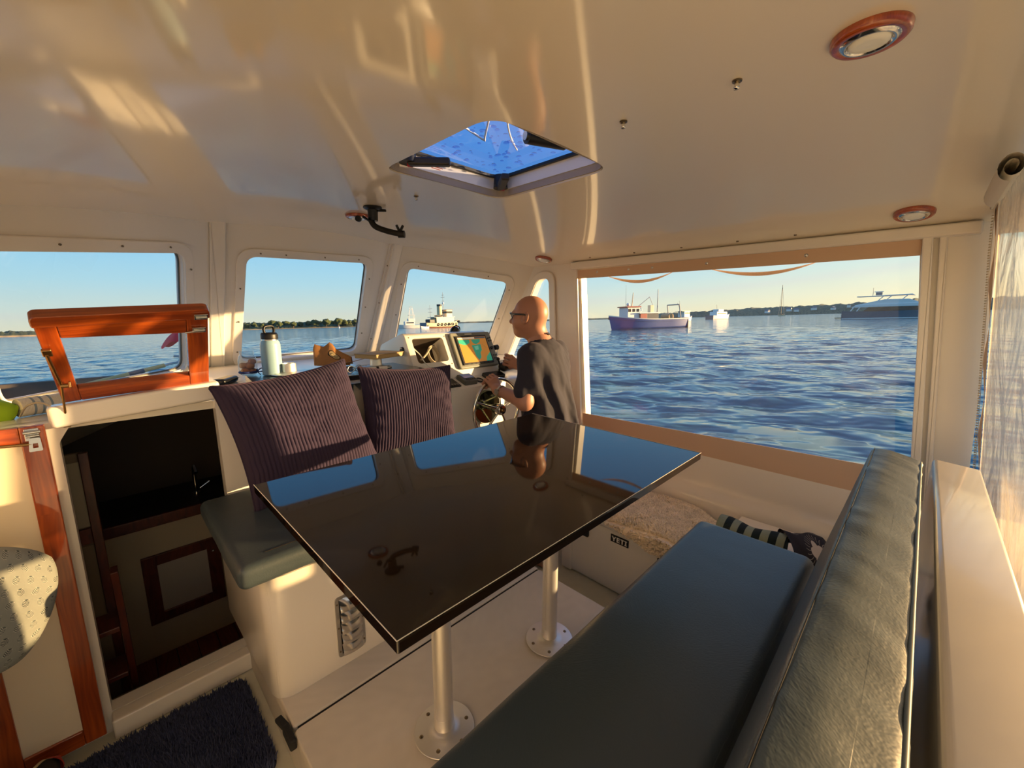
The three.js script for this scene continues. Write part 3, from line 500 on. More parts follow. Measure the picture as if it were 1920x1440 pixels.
// ================================================================ the water and what floats on it
{
  // ripples shorter than the mesh can carry: a tile of plane waves, 14 m a side
  const N = 1024, waves = []; for (let k = 0; k < 150; k++) { const L = Math.exp(rr(Math.log(5), Math.log(75))), a = R(-35) + (rnd() + rnd() + rnd() - 1.5) * 1.25, kx = Math.round(L * Math.cos(a)), ky = Math.round(L * Math.sin(a)); waves.push([kx, ky, rnd() * 6.28, Math.pow(Math.hypot(kx, ky) + 0.1, -1.18)]); }
  const h = new Float32Array(N * N); let lo = 1e9, hi = -1e9;
  for (const [kx, ky, ph, am] of waves) { const cx = new Float32Array(N), sx = new Float32Array(N); for (let i = 0; i < N; i++) { const p = 2 * Math.PI * kx * i / N + ph; cx[i] = Math.cos(p) * am; sx[i] = Math.sin(p) * am; } for (let j = 0; j < N; j++) { const q = 2 * Math.PI * ky * j / N, c = Math.cos(q), s = Math.sin(q), o = j * N; for (let i = 0; i < N; i++) h[o + i] += cx[i] * c - sx[i] * s; } }
  for (const v of h) { if (v < lo) lo = v; if (v > hi) hi = v; }
  const d = new Float32Array(N * N * 4); for (let i = 0; i < N * N; i++) { const v = Math.pow((h[i] - lo) / (hi - lo), 1.35); d[4 * i] = d[4 * i + 1] = d[4 * i + 2] = v; d[4 * i + 3] = 1; }
  const bt = new THREE.DataTexture(d, N, N, THREE.RGBAFormat, THREE.FloatType); bt.wrapS = bt.wrapT = THREE.RepeatWrapping; bt.magFilter = THREE.LinearFilter; bt.needsUpdate = true;
  const big = []; for (let k = 0; k < 26; k++) { const L = Math.exp(rr(Math.log(0.9), Math.log(4.6))), a = R(-35) + (rnd() + rnd() - 1) * 1.0; big.push([2 * Math.PI / L * Math.cos(a), 2 * Math.PI / L * Math.sin(a), rnd() * 6.28, 0.0043 * Math.pow(L, 1.0), L]); }
  const az = []; for (let i = 0; i <= 640; i++) az.push(R(-16) + R(124) * i / 640); for (let i = 1; i <= 110; i++) az.push(R(108) + R(236) * i / 110);
  const rows = [3.2, 4.2, 5.2]; { const a0 = 0.27, a1 = 0.00038, n = 330; for (let k = 0; k <= n; k++) { const a = a0 * Math.pow(1 - k / n, 1.25) + a1; rows.push(1.96 / Math.tan(a)); } }
  const pos = [], uv = [], idx = [], C = az.length;
  for (let j = 0; j < rows.length; j++) {
    const r = rows[j], dr = Math.max(j ? r - rows[j - 1] : 1, r * 0.0034), damp = Math.min(1, Math.max(0, (r - 4) / 6));
    for (let i = 0; i < C; i++) {
      const x = r * Math.sin(az[i]), z = -r * Math.cos(az[i]); let y = 0, gx = 0, gz = 0;
      for (const [kx, kz, ph, am, L] of big) { const f = Math.min(1, Math.max(0, L / (2.6 * dr) - 0.35)); if (f <= 0) continue; const p = kx * x + kz * z + ph, s = Math.sin(p); y += f * am * (s + 0.28 * Math.cos(2 * p)); gx += f * am * Math.cos(p) * kx / Math.hypot(kx, kz); gz += f * am * Math.cos(p) * kz / Math.hypot(kx, kz); }
      pos.push(x - gx * damp * 0.5, y * damp, z - gz * damp * 0.5); uv.push(x / 14, z / 14);
    }
  }
  for (let j = 0; j < rows.length - 1; j++) for (let i = 0; i < C; i++) { const a = j * C + i, b = j * C + (i + 1) % C, c = a + C, e = b + C; idx.push(a, c, e, a, e, b); }
  const g = new THREE.BufferGeometry(); g.setAttribute('position', new THREE.Float32BufferAttribute(pos, 3)); g.setAttribute('uv', new THREE.Float32BufferAttribute(uv, 2)); g.setIndex(idx); g.computeVertexNormals();
  const water = phys(0x335e6c, { roughness: 0.07, ior: 1.33, bumpMap: bt, bumpScale: 0.34 });
  const m = mesh('sea', g, water); m.position.set(0, SEA_LEVEL, 0); m.quaternion.copy(SEA_Q); structure(m, 'choppy blue bay water all round the boat', 'water');
}
const afloat = (name, label, category, x, z, heading, group) => { const t = thing(name, label, category, [0, 0, 0], group); t.position.copy(seaPoint(x, z)); t.quaternion.copy(SEA_Q).multiply(new THREE.Quaternion().setFromAxisAngle(V(0, 1, 0), R(heading))); return t; };
function hullGeo(L, B, D, o = {}) {                         // bow towards +x, waterline at y = 0
  const { sheer = 0.5, flare = 0.85, stern = 0.85, full = 2.4, y0 = -0.5, rakeBow = 0.08 } = o;
  return gridGeo(36, 16, (s, q) => {
    const sd = q < 0.5 ? -1 : 1, v = Math.abs(q - 0.5) * 2, k = Math.max(0, (s - 0.42) / 0.58), aft = Math.max(0, (0.25 - s) / 0.25);
    const half = B / 2 * (1 - Math.pow(k, full)) * (1 - (1 - stern) * aft * aft), top = D * (1 + sheer * k * k + 0.12 * aft);
    const w = half * (v < 0.001 ? 0 : flare + (1 - flare) * v) * Math.min(1, v * 6), y = y0 + (top - y0) * Math.max(0, v);
    return V((s - 0.5) * L + rakeBow * L * k * v, y, sd * w);
  });
}
const deckGeo = (L, B, D, o = {}) => { const { sheer = 0.5, stern = 0.85, full = 2.4, rakeBow = 0.08, drop = 0.1 } = o; return gridGeo(36, 2, (s, q) => { const k = Math.max(0, (s - 0.42) / 0.58), aft = Math.max(0, (0.25 - s) / 0.25); return V((s - 0.5) * L + rakeBow * L * k, D * (1 + sheer * k * k + 0.12 * aft) - drop, (q * 2 - 1) * B / 2 * (1 - Math.pow(k, full)) * (1 - (1 - stern) * aft * aft)); }); };
const transom = (L, B, D, o = {}) => { const { stern = 0.85, y0 = -0.5 } = o; const w = B / 2 * stern; return at(new THREE.BoxGeometry(0.1, D * 1.12 - y0, w * 2), -L / 2 + 0.05, (D * 1.12 + y0) / 2, 0); };
const paint = (hex, r = 0.5) => std(hex, r, 0, { side: THREE.DoubleSide });
const PT = { white: paint(0xe9e4da), cream: paint(0xd9c9a4), blue: paint(0x0f3f8c), dark: paint(0x1b2026), red: paint(0x9c3a2c), grey: paint(0x6e737a), rust: paint(0x7a4a33), glass: std(0x15202a, 0.1), navy: paint(0x1a2a40), hullgrey: paint(0x566673), steel: paint(0x8b8f92), tan: paint(0xb08a5c) };
const dbox = (x0, x1, y0, y1, z0, z1, r = 0.05) => rboxAt(x0, x1, y0, y1, z0, z1, r);
{ // blue dragger
  const t = afloat('fishing_trawler', 'blue steel fishing trawler with tyres along its stern, through the side curtain', 'boat', 73.1, -37.1, 180 - 27 + 3, null);
  const L = 15.6, B = 5, D = 1.75, o = { sheer: 0.45, full: 2.6, rakeBow: 0.05 };
  mesh('hull', hullGeo(L, B, D, o), PT.blue, t); mesh('transom', transom(L, B, D, o), PT.dark, t); mesh('deck', deckGeo(L, B, D, { ...o, drop: 0.5 }), PT.rust, t);
  mesh('rub_rail', [gridGeo(36, 2, (s, q) => { const k = Math.max(0, (s - 0.42) / 0.58); return V((s - 0.5) * L + 0.05 * L * k, D * (1 + 0.45 * k * k) - 0.12 + 0.16 * q, (B / 2 + 0.05) * (1 - Math.pow(k, 2.6))); }), gridGeo(36, 2, (s, q) => { const k = Math.max(0, (s - 0.42) / 0.58); return V((s - 0.5) * L + 0.05 * L * k, D * (1 + 0.45 * k * k) - 0.12 + 0.16 * q, -(B / 2 + 0.05) * (1 - Math.pow(k, 2.6))); })], PT.white, t);
  mesh('red_bow_band', gridGeo(24, 2, (s, q) => { const k = 0.25 + 0.75 * s, h = Math.max(0, k); return V((0.42 + 0.58 * h - 0.5) * L + 0.05 * L * h, D * (1 + 0.45 * h * h) - 0.16 - 0.55 * q, (B / 2 + 0.03) * (1 - Math.pow(h, 2.6)) * (1 - 0.04 * q)); }), PT.red, t);
  mesh('pilothouse', dbox(2.8, 5.4, 1.6, 3.9, -1.3, 1.3), PT.white, t); mesh('wheelhouse_roof', dbox(2.6, 5.7, 3.9, 4.1, -1.5, 1.5), PT.red, t);
  for (const x of [3.2, 4.1, 5.0]) mesh('wheelhouse_window', dbox(x - 0.3, x + 0.3, 3.1, 3.65, -1.33, 1.33, 0.02), PT.glass, t);
  mesh('deckhouse', dbox(-1.2, 2.8, 1.5, 2.75, -1.6, 1.6), PT.navy, t); mesh('deckhouse_band', dbox(1.4, 2.9, 1.5, 2.7, -1.64, 1.64), PT.red, t); mesh('deckhouse_roof', dbox(-1.4, 3.2, 2.75, 2.95, -1.8, 1.8), PT.white, t);
  mesh('funnel', dbox(-1.1, -0.3, 2.9, 4.3, -0.4, 0.4), PT.cream, t);
  mesh('foremast', bar(V(3.6, 4, 0), V(3.3, 6.6, 0), 0.09, 0.05), PT.tan, t); mesh('whip_aerial', bar(V(4.6, 4, 0.4), V(4.6, 8.0, 0.4), 0.03, 0.015), PT.grey, t);
  mesh('mainmast', bar(V(-2.2, 1.5, 0), V(-2.3, 7.2, 0), 0.11, 0.06), PT.steel, t); mesh('derrick_boom', bar(V(2.6, 3.8, 0), V(-0.4, 5.8, 0), 0.06), PT.steel, t); mesh('boom_brace', bar(V(-0.4, 5.8, 0), V(-1.2, 4.2, 0), 0.04), PT.steel, t);
  mesh('gallows_frame', [bar(V(-6.4, 1.7, -1.6), V(-6.0, 4.3, -1.6), 0.1), bar(V(-6.4, 1.7, 1.6), V(-6.0, 4.3, 1.6), 0.1), bar(V(-6.0, 4.3, -1.6), V(-6.0, 4.3, 1.6), 0.1)], PT.steel, t);
  mesh('lifebuoy', at(new THREE.TorusGeometry(0.36, 0.1, 8, 20), 0.4, 3.5, 1.7), PT.white, t); mesh('searchlight', at(new THREE.SphereGeometry(0.3, 12, 8), 4.4, 4.45, 0), PT.white, t);
  mesh('net_drum', at(cyl(0.6, 0.6, 2.2, 16), -4.6, 2.1, 0, Math.PI / 2), PT.tan, t); mesh('fish_tote', dbox(-5.6, -4.9, 1.6, 2.3, 1.2, 2.1), paint(0xc9742f), t);
  for (let k = 0; k < 7; k++) mesh('tyre_fender', at(new THREE.TorusGeometry(0.34, 0.13, 8, 18), -7.3 + k * 0.72, 1.35, 2.55 - (k < 1 ? 0.15 : 0)), M.rubber, t);
}
{ // motor yacht
  const t = afloat('motor_yacht', 'long white and dark motor yacht by the aft edge of the curtain', 'boat', 149.9 + 6, -6 + 0.5, -95 + 10, null);
  const L = 25, B = 6, D = 2.1, o = { sheer: 0.35, full: 2.2, rakeBow: 0.07, stern: 0.92 };
  mesh('hull', hullGeo(L, B, D, o), PT.hullgrey, t); mesh('transom', transom(L, B, D, o), PT.hullgrey, t); mesh('deck', deckGeo(L, B, D, o), PT.white, t);
  mesh('boot_stripe', dbox(-12.4, 8, 0.05, 0.3, -3.04, 3.04), PT.white, t); mesh('swim_platform', dbox(-14, -12.4, 0.3, 0.55, -2.6, 2.6), PT.tan, t);
  const side = (pts, w, m, name) => { const g = extrude(roundPath(pts, 0.15), w, 0.1); g.translate(0, 0, -w / 2); mesh(name, g, m, t); };
  side([[-8, 2.0], [9, 2.2], [5.5, 3.3], [-6.5, 3.5]], 4.8, PT.glass, 'saloon_windows'); side([[-10.5, 3.35], [5.8, 3.2], [10, 2.5], [10.4, 2.6], [4, 4.1], [-9, 4.0]], 5.0, PT.white, 'main_superstructure');
  side([[-9.8, 3.9], [-5, 3.9], [4.2, 3.9], [1.5, 5.2], [-3.5, 5.3]], 4.2, PT.white, 'flybridge'); side([[-9.5, 6.3], [2, 6.5], [2.6, 6.0], [1.6, 6.15], [-9, 6.15]], 4.0, PT.white, 'hard_top');
  for (const x of [-4, -2.4, 0.8]) mesh('top_support', bar(V(x - 0.8, 5, 1.7), V(x + 0.3, 6.2, 1.7), 0.12), PT.white, t);
  for (const x of [-10.2, -8.8]) mesh('deck_stanchion', bar(V(x - 0.5, 2.0, 2.3), V(x + 0.4, 3.5, 2.3), 0.12), PT.white, t);
  mesh('radar_mast', dbox(-5.4, -4, 6.5, 7.3, -0.5, 0.5), PT.grey, t); mesh('radar_scanner', dbox(-5.7, -3.8, 7.35, 7.55, -0.2, 0.2), PT.white, t); mesh('aerial', bar(V(-6, 6.4, 0.6), V(-6, 8.6, 0.6), 0.05), PT.grey, t);
}
{ // tug
  const t = afloat('tugboat', 'old tugboat with a tall cream funnel and lattice mast, through the starboard pane', 'boat', 115.5, -163.3, 2, null);
  const L = 20, B = 7, D = 2.2, o = { sheer: 0.6, full: 3, stern: 0.75, rakeBow: 0.03 };
  mesh('hull', hullGeo(L, B, D, o), PT.cream, t); mesh('transom', transom(L, B, D, o), PT.grey, t); mesh('deck', deckGeo(L, B, D, o), PT.dark, t); mesh('boot_top', hullGeo(L * 1.004, B * 1.01, 0.55, { ...o, sheer: 0.2 }), PT.rust, t);
  mesh('deckhouse', dbox(-4, 6.2, 2.2, 4.8, -2.3, 2.3), PT.cream, t); mesh('boat_deck', dbox(-5.5, 6.6, 4.8, 5.0, -2.8, 2.8), PT.white, t); mesh('wheelhouse', dbox(2.4, 5.8, 5.0, 8.2, -1.7, 1.7), PT.cream, t); mesh('wheelhouse_roof', dbox(2.1, 6.1, 8.2, 8.4, -2, 2), PT.rust, t);
  mesh('wheelhouse_window', dbox(2.35, 5.85, 6.7, 7.6, -1.74, 1.74, 0.02), PT.glass, t);
  mesh('funnel', at(cyl(1.15, 1.25, 5.6, 20), -0.4, 7.4, 0), paint(0xe0c690), t); mesh('funnel_top', at(cyl(1.2, 1.2, 0.9, 20), -0.4, 10.4, 0), PT.dark, t);
  mesh('mast', bar(V(1.9, 8, 0), V(1.9, 16.5, 0), 0.14, 0.07), PT.steel, t); for (const [y, w] of [[12.4, 0.8], [14.2, 1.5], [15.2, 1.0]]) mesh('mast_yard', bar(V(1.9, y, -w), V(1.9, y, w), 0.06), PT.steel, t); mesh('radar_dome', at(new THREE.SphereGeometry(0.55, 12, 8), 1.9, 11.4, 0), PT.white, t);
  mesh('aft_mast', bar(V(-5.8, 2.2, 0), V(-5.8, 10.4, 0), 0.1, 0.06), PT.grey, t); for (const y of [7.2, 8.8]) mesh('aft_yard', bar(V(-5.8, y, -1.6), V(-5.8, y, 1.6), 0.05), PT.grey, t);
  mesh('towing_winch', dbox(-7.6, -4.4, 2.2, 4.0, -1.7, 1.7, 0.3), PT.dark, t); mesh('workboat', at(hullGeo(4, 1.5, 0.7, { y0: 0 }), -2.6, 5.1, 2.1), PT.dark, t);
  for (let k = 0; k < 6; k++) mesh('tyre_fender', at(new THREE.TorusGeometry(0.5, 0.2, 8, 16), -4 + k * 2.1, 1.5, 3.45), M.rubber, t);
  mesh('bow_fender', at(new THREE.TorusGeometry(1.4, 0.45, 8, 20, Math.PI), 9.6, 2.8, 0, Math.PI / 2, 0, -Math.PI / 2), M.rubber, t);
}
{ // sportfisher with its tower
  const t = afloat('sportfishing_boat', 'white sportfishing boat with a tall tuna tower beside the tug', 'boat', 112, -184, 160, null);
  const L = 13, B = 4.4, D = 1.4; mesh('hull', hullGeo(L, B, D), PT.white, t); mesh('transom', transom(L, B, D), PT.white, t); mesh('deck', deckGeo(L, B, D), PT.cream, t); mesh('cabin', dbox(-1.5, 3.4, 1.4, 3.4, -1.7, 1.7, 0.3), PT.white, t); mesh('cabin_window', dbox(-1.2, 2.6, 2.4, 3.0, -1.74, 1.74, 0.1), PT.glass, t); mesh('flybridge', dbox(-1.8, 1.6, 3.4, 4.8, -1.5, 1.5, 0.2), PT.white, t); mesh('bimini_top', dbox(-2, 1.2, 6.4, 6.6, -1.5, 1.5), PT.white, t);
  for (const [x, z] of [[-1.8, -1.3], [-1.8, 1.3], [1, -1.3], [1, 1.3]]) mesh('tower_leg', bar(V(x, 4.4, z), V(-0.4 + (x > 0 ? 0.5 : -0.5), 10.2, z * 0.45), 0.07), PT.white, t);
  mesh('tower_platform', dbox(-1.2, 0.4, 9.2, 9.35, -0.8, 0.8), PT.white, t); mesh('tower_top', dbox(-1.2, 0.4, 10.6, 10.7, -0.8, 0.8), PT.white, t);
}
{
  const t = afloat('skiff', 'small pale skiff moored astern of the tug', 'boat', 103, -158, 200, null); mesh('hull', hullGeo(4.6, 1.8, 0.75), PT.white, t); mesh('transom', transom(4.6, 1.8, 0.75), PT.white, t); mesh('thwart', dbox(-0.4, 0, 0.4, 0.5, -0.7, 0.7, 0.02), PT.tan, t); mesh('outboard', dbox(-2.7, -2.2, 0.2, 1.3, -0.2, 0.2), PT.dark, t);
}
{
  const t = afloat('workboat', 'white lobster boat just beyond the trawler\'s stern', 'boat', 184, -77, -10, null); const L = 13, B = 4.4, D = 1.7; mesh('hull', hullGeo(L, B, D), PT.white, t); mesh('transom', transom(L, B, D), PT.white, t); mesh('deck', deckGeo(L, B, D), PT.grey, t); mesh('wheelhouse', dbox(-1, 3.2, 1.6, 4.4, -1.6, 1.6, 0.1), PT.white, t); mesh('wheelhouse_window', dbox(-0.6, 3.25, 3.2, 4, -1.64, 1.64, 0.05), PT.glass, t); mesh('roof', dbox(-3, 3.6, 4.4, 4.55, -1.8, 1.8), PT.cream, t); mesh('mast', bar(V(-1.5, 4.5, 0), V(-2.6, 9, 0), 0.1, 0.05), PT.grey, t); mesh('boom', bar(V(-1.2, 4.6, 0), V(-4, 8, 0), 0.07), PT.grey, t);
}
{
  const t = afloat('cabin_cruiser', 'white cabin cruiser low on the water before the far shore', 'boat', 270, -90.6, -12, null); t.scale.setScalar(1.25); const L = 16, B = 4.8, D = 1.7; mesh('hull', hullGeo(L, B, D), PT.white, t); mesh('transom', transom(L, B, D), PT.grey, t); mesh('deck', deckGeo(L, B, D), PT.white, t); mesh('cabin', dbox(-5, 4, 1.6, 3.6, -1.9, 1.9, 0.3), PT.white, t); mesh('cabin_window', dbox(-4.4, 3.2, 2.4, 3.1, -1.94, 1.94, 0.1), PT.glass, t); mesh('flybridge', dbox(-3, 1.6, 3.6, 4.8, -1.5, 1.5, 0.3), PT.white, t); mesh('mast', bar(V(-2, 4.8, 0), V(-2.3, 7, 0), 0.08), PT.grey, t);
}
{
  const t = afloat('sailboat', 'moored sailboat with a bare mast before the far shore', 'boat', 508, -109, 40, null); const L = 11, B = 3.4, D = 1.2; mesh('hull', hullGeo(L, B, D, { stern: 0.6 }), PT.cream, t); mesh('transom', transom(L, B, D, { stern: 0.6 }), PT.cream, t); mesh('deck', deckGeo(L, B, D), PT.tan, t); mesh('coachroof', dbox(-1.5, 2.5, 1.1, 1.9, -1, 1, 0.2), PT.tan, t); mesh('mast', bar(V(0.8, 1.2, 0), V(0.8, 32, 0), 0.32, 0.2), PT.dark, t); mesh('boom', bar(V(0.8, 2.6, 0), V(-4, 2.6, 0), 0.25), PT.rust, t); for (const x of [-5.2, 5.2]) mesh('stay', bar(V(x, 1.3, 0), V(0.8, 31, 0), 0.12), PT.grey, t);
}
for (const [x, z, lb] of [[190, -462, 'tiny white mooring buoy off the wooded island'], [148, -261, 'white mooring float left of the sportfishing boat']]) { const t = afloat('mooring_buoy', lb, 'buoy', x, z, 0, 'mooring buoys'); mesh('float', at(new THREE.SphereGeometry(1.0, 14, 10), 0, 0.6, 0), PT.white, t); mesh('pickup_stick', bar(V(0, 1.2, 0), V(0.3, 3.2, 0), 0.08), PT.white, t); }
// shores
{
  const leafy = (a, b) => tex(256, 256, (u, v) => { const k = 0.5 + 0.9 * tnoise(u, v, 18) + 0.5 * tnoise(u, v, 50, 2); return a.map((p, i) => p + (b[i] - p) * Math.min(1, Math.max(0, k))); }, true);
  const green = std(0xffffff, 1, 0, { map: leafy([0.13, 0.19, 0.09], [0.36, 0.38, 0.20]) }), sand = std(0xc2a06a, 1), far = std(0xffffff, 1, 0, { map: leafy([0.27, 0.32, 0.26], [0.46, 0.46, 0.34]) });  // far foliage is paled: distance haze put into its colours
  const shore = (name, label, a0, a1, d, hf, depth, mat, beach, n) => {
    const t = thing(name, label, 'shore'); t.userData.kind = 'structure'; t.position.copy(seaPoint(0, 0)); t.quaternion.copy(SEA_Q);
    const g = gridGeo(n, 10, (s, q) => { const a = R(a0 + (a1 - a0) * s), r = d + depth * q + 0.02 * d * fbm(s * 9, 2, 0, 3), e = Math.sin(Math.min(1, q * 1.4) * Math.PI / 2) * Math.min(1, s * 14) * Math.min(1, (1 - s) * 14); const h = e * hf(s) * (0.8 + 0.45 * fbm(s * n / 7, q * 2.5, 1, 3)) * (q > 0.999 ? 0 : 1); return V(r * Math.sin(a), q === 0 ? 0.2 : Math.max(0.4, h), -r * Math.cos(a)); });
    { const u = g.attributes.uv; for (let i = 0; i < u.count; i++) u.setXY(i, u.getX(i) * n / 16, u.getY(i) * 1.3); }
    stuff(mesh('wooded_land', g, mat, t));
    if (beach) mesh('beach', gridGeo(n, 2, (s, q) => { const a = R(a0 + (a1 - a0) * s), r = d + 0.02 * d * fbm(s * 9, 2, 0, 3) - 0.012 * d * (1 - q) + 2; return V(r * Math.sin(a), -0.1 + beach * q, -r * Math.cos(a)); }), sand, t);
    return t;
  };
  shore('island', 'low wooded island with a sandy rim, through the centre pane', 7.5, 29, 760, (s) => 13 + 4 * Math.max(0, 0.8 * Math.sin(s * 9 + 0.5)), 90, green, 1.0, 420);
  shore('wooded_point', 'sandy wooded point at the left edge, through the port pane', -12, -0.2, 640, (s) => 5 + 4.5 * (1 - s), 80, green, 1.6, 200);
  shore('far_shore', 'very low shore beyond the tug, haze painted into its colour', 36, 62, 1900, () => 8, 120, far, 0, 200);
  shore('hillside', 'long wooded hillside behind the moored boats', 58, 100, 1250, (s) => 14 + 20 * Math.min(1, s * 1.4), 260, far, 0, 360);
  const crown = (() => { let g = new THREE.IcosahedronGeometry(1, 3); g = mergeVertices((g.deleteAttribute('uv'), g.deleteAttribute('normal'), g)); const p = g.attributes.position; for (let i = 0; i < p.count; i++) { const v = V().fromBufferAttribute(p, i), k = 1 + 1.0 * fbm(v.x * 2.1, v.y * 2.1, v.z * 2.1, 4); p.setXYZ(i, v.x * k, v.y * k, v.z * k); } g.computeVertexNormals(); return uvBox(g, 1.2); })(), trunk = cyl(0.08, 0.12, 1.4, 7);
  const spots = [[12.4, 8], [13.1, 9.5], [13.9, 8], [15.0, 13.5], [15.6, 11], [16.4, 11.5], [17.2, 10], [18.0, 9.5], [18.9, 11], [19.6, 12.5], [20.2, 10.5], [20.9, 13.5], [21.5, 11], [22.3, 14.5], [22.9, 12], [23.6, 10], [24.3, 11], [25.2, 9], [26.3, 10], [27.2, 8.5]];
  spots.forEach(([a, h], i) => { const d = 772 + 18 * Math.sin(i * 2.7), r = R(a), t = thing('island_tree', ['first', 'second', 'third', 'fourth', 'fifth', 'sixth', 'seventh', 'eighth', 'ninth', 'tenth', 'eleventh', 'twelfth', 'thirteenth', 'fourteenth', 'fifteenth', 'sixteenth', 'seventeenth', 'eighteenth', 'nineteenth', 'twentieth'][i] + ' tree from the left along the wooded island', 'tree', [0, 0, 0], 'trees along the island'); t.position.copy(seaPoint(d * Math.sin(r), -d * Math.cos(r), 2)); t.quaternion.copy(SEA_Q); t.rotateY(i * 1.3); const c = mesh('crown', crown, green, t); c.position.y = h * 0.55; c.scale.set(h * rr(0.4, 0.56), h * 0.40, h * 0.45); const k = mesh('trunk', trunk, PT.rust, t); k.position.y = h * 0.2; k.scale.set(3, h * 0.36, 3); });
  const houseSpots = [[76.5, 9], [78.6, 12], [79.3, 10], [80.9, 13], [82.6, 12], [83.9, 17]];
  houseSpots.forEach(([a, y], i) => { const d = 1262 + i * 8, r = R(a), t = thing('shore_house', ['small pale house left of the sailboat mast', 'pale house low on the hillside right of the sailboat', 'white cottage on the hillside beside another house', 'sunlit white gable midway along the hillside', 'tall white house near the yacht\'s stern', 'white house high on the hillside above the yacht'][i], 'house', [0, 0, 0], 'houses on the hillside'); t.position.copy(seaPoint(d * Math.sin(r), -d * Math.cos(r), y - 3)); t.quaternion.copy(SEA_Q); t.rotateY(R(60 + 25 * i)); mesh('walls', dbox(-5, 5, 0, 5.5, -3.5, 3.5, 0.1), PT.white, t); const rf = extrude(roundPath([[-4.2, 0], [4.2, 0], [0, 3.6]], 0.05), 11); rf.rotateY(Math.PI / 2); mesh('roof', at(rf, -5.5, 5.5, 0), PT.grey, t); });
}
// the boat's own foredeck, below the windshield
{
  const g = new THREE.BufferGeometry(), P = [[-0.46, 0.83, -2.34], [0.5, 0.80, -3.27], [1.56, 0.80, -3.27], [2.42, 0.83, -2.44], [2.35, 0.40, -3.4], [1.7, 0.36, -5.0], [1.03, 0.36, -6.2], [0.36, 0.36, -5.0], [-0.29, 0.40, -3.4]];
  g.setAttribute('position', new THREE.Float32BufferAttribute(P.flat(), 3)); g.setIndex([0, 1, 8, 1, 7, 8, 1, 2, 7, 2, 5, 7, 5, 6, 7, 2, 4, 5, 2, 3, 4]); const k = g.toNonIndexed(); k.computeVertexNormals();
  structure(mesh('foredeck', uvBox(k), Object.assign(M.gel.clone(), { side: THREE.DoubleSide })), 'white foredeck sloping away below the windshield', 'deck');
  const hs = gridGeo(30, 6, (s, q) => { const a = s * 2, sd = a < 1 ? -1 : 1, k = a < 1 ? a : 2 - a, z = 1.6 - 7.8 * k, w = k < 0.45 ? 1.42 : 1.42 * (1 - Math.pow((k - 0.45) / 0.55, 2.2)); return V(1.03 + sd * w, 0.40 - 1.3 * q, z); });
  structure(mesh('hull', hs, Object.assign(M.gel.clone(), { side: THREE.DoubleSide })), 'white hull of the boat below deck level', 'hull');
}
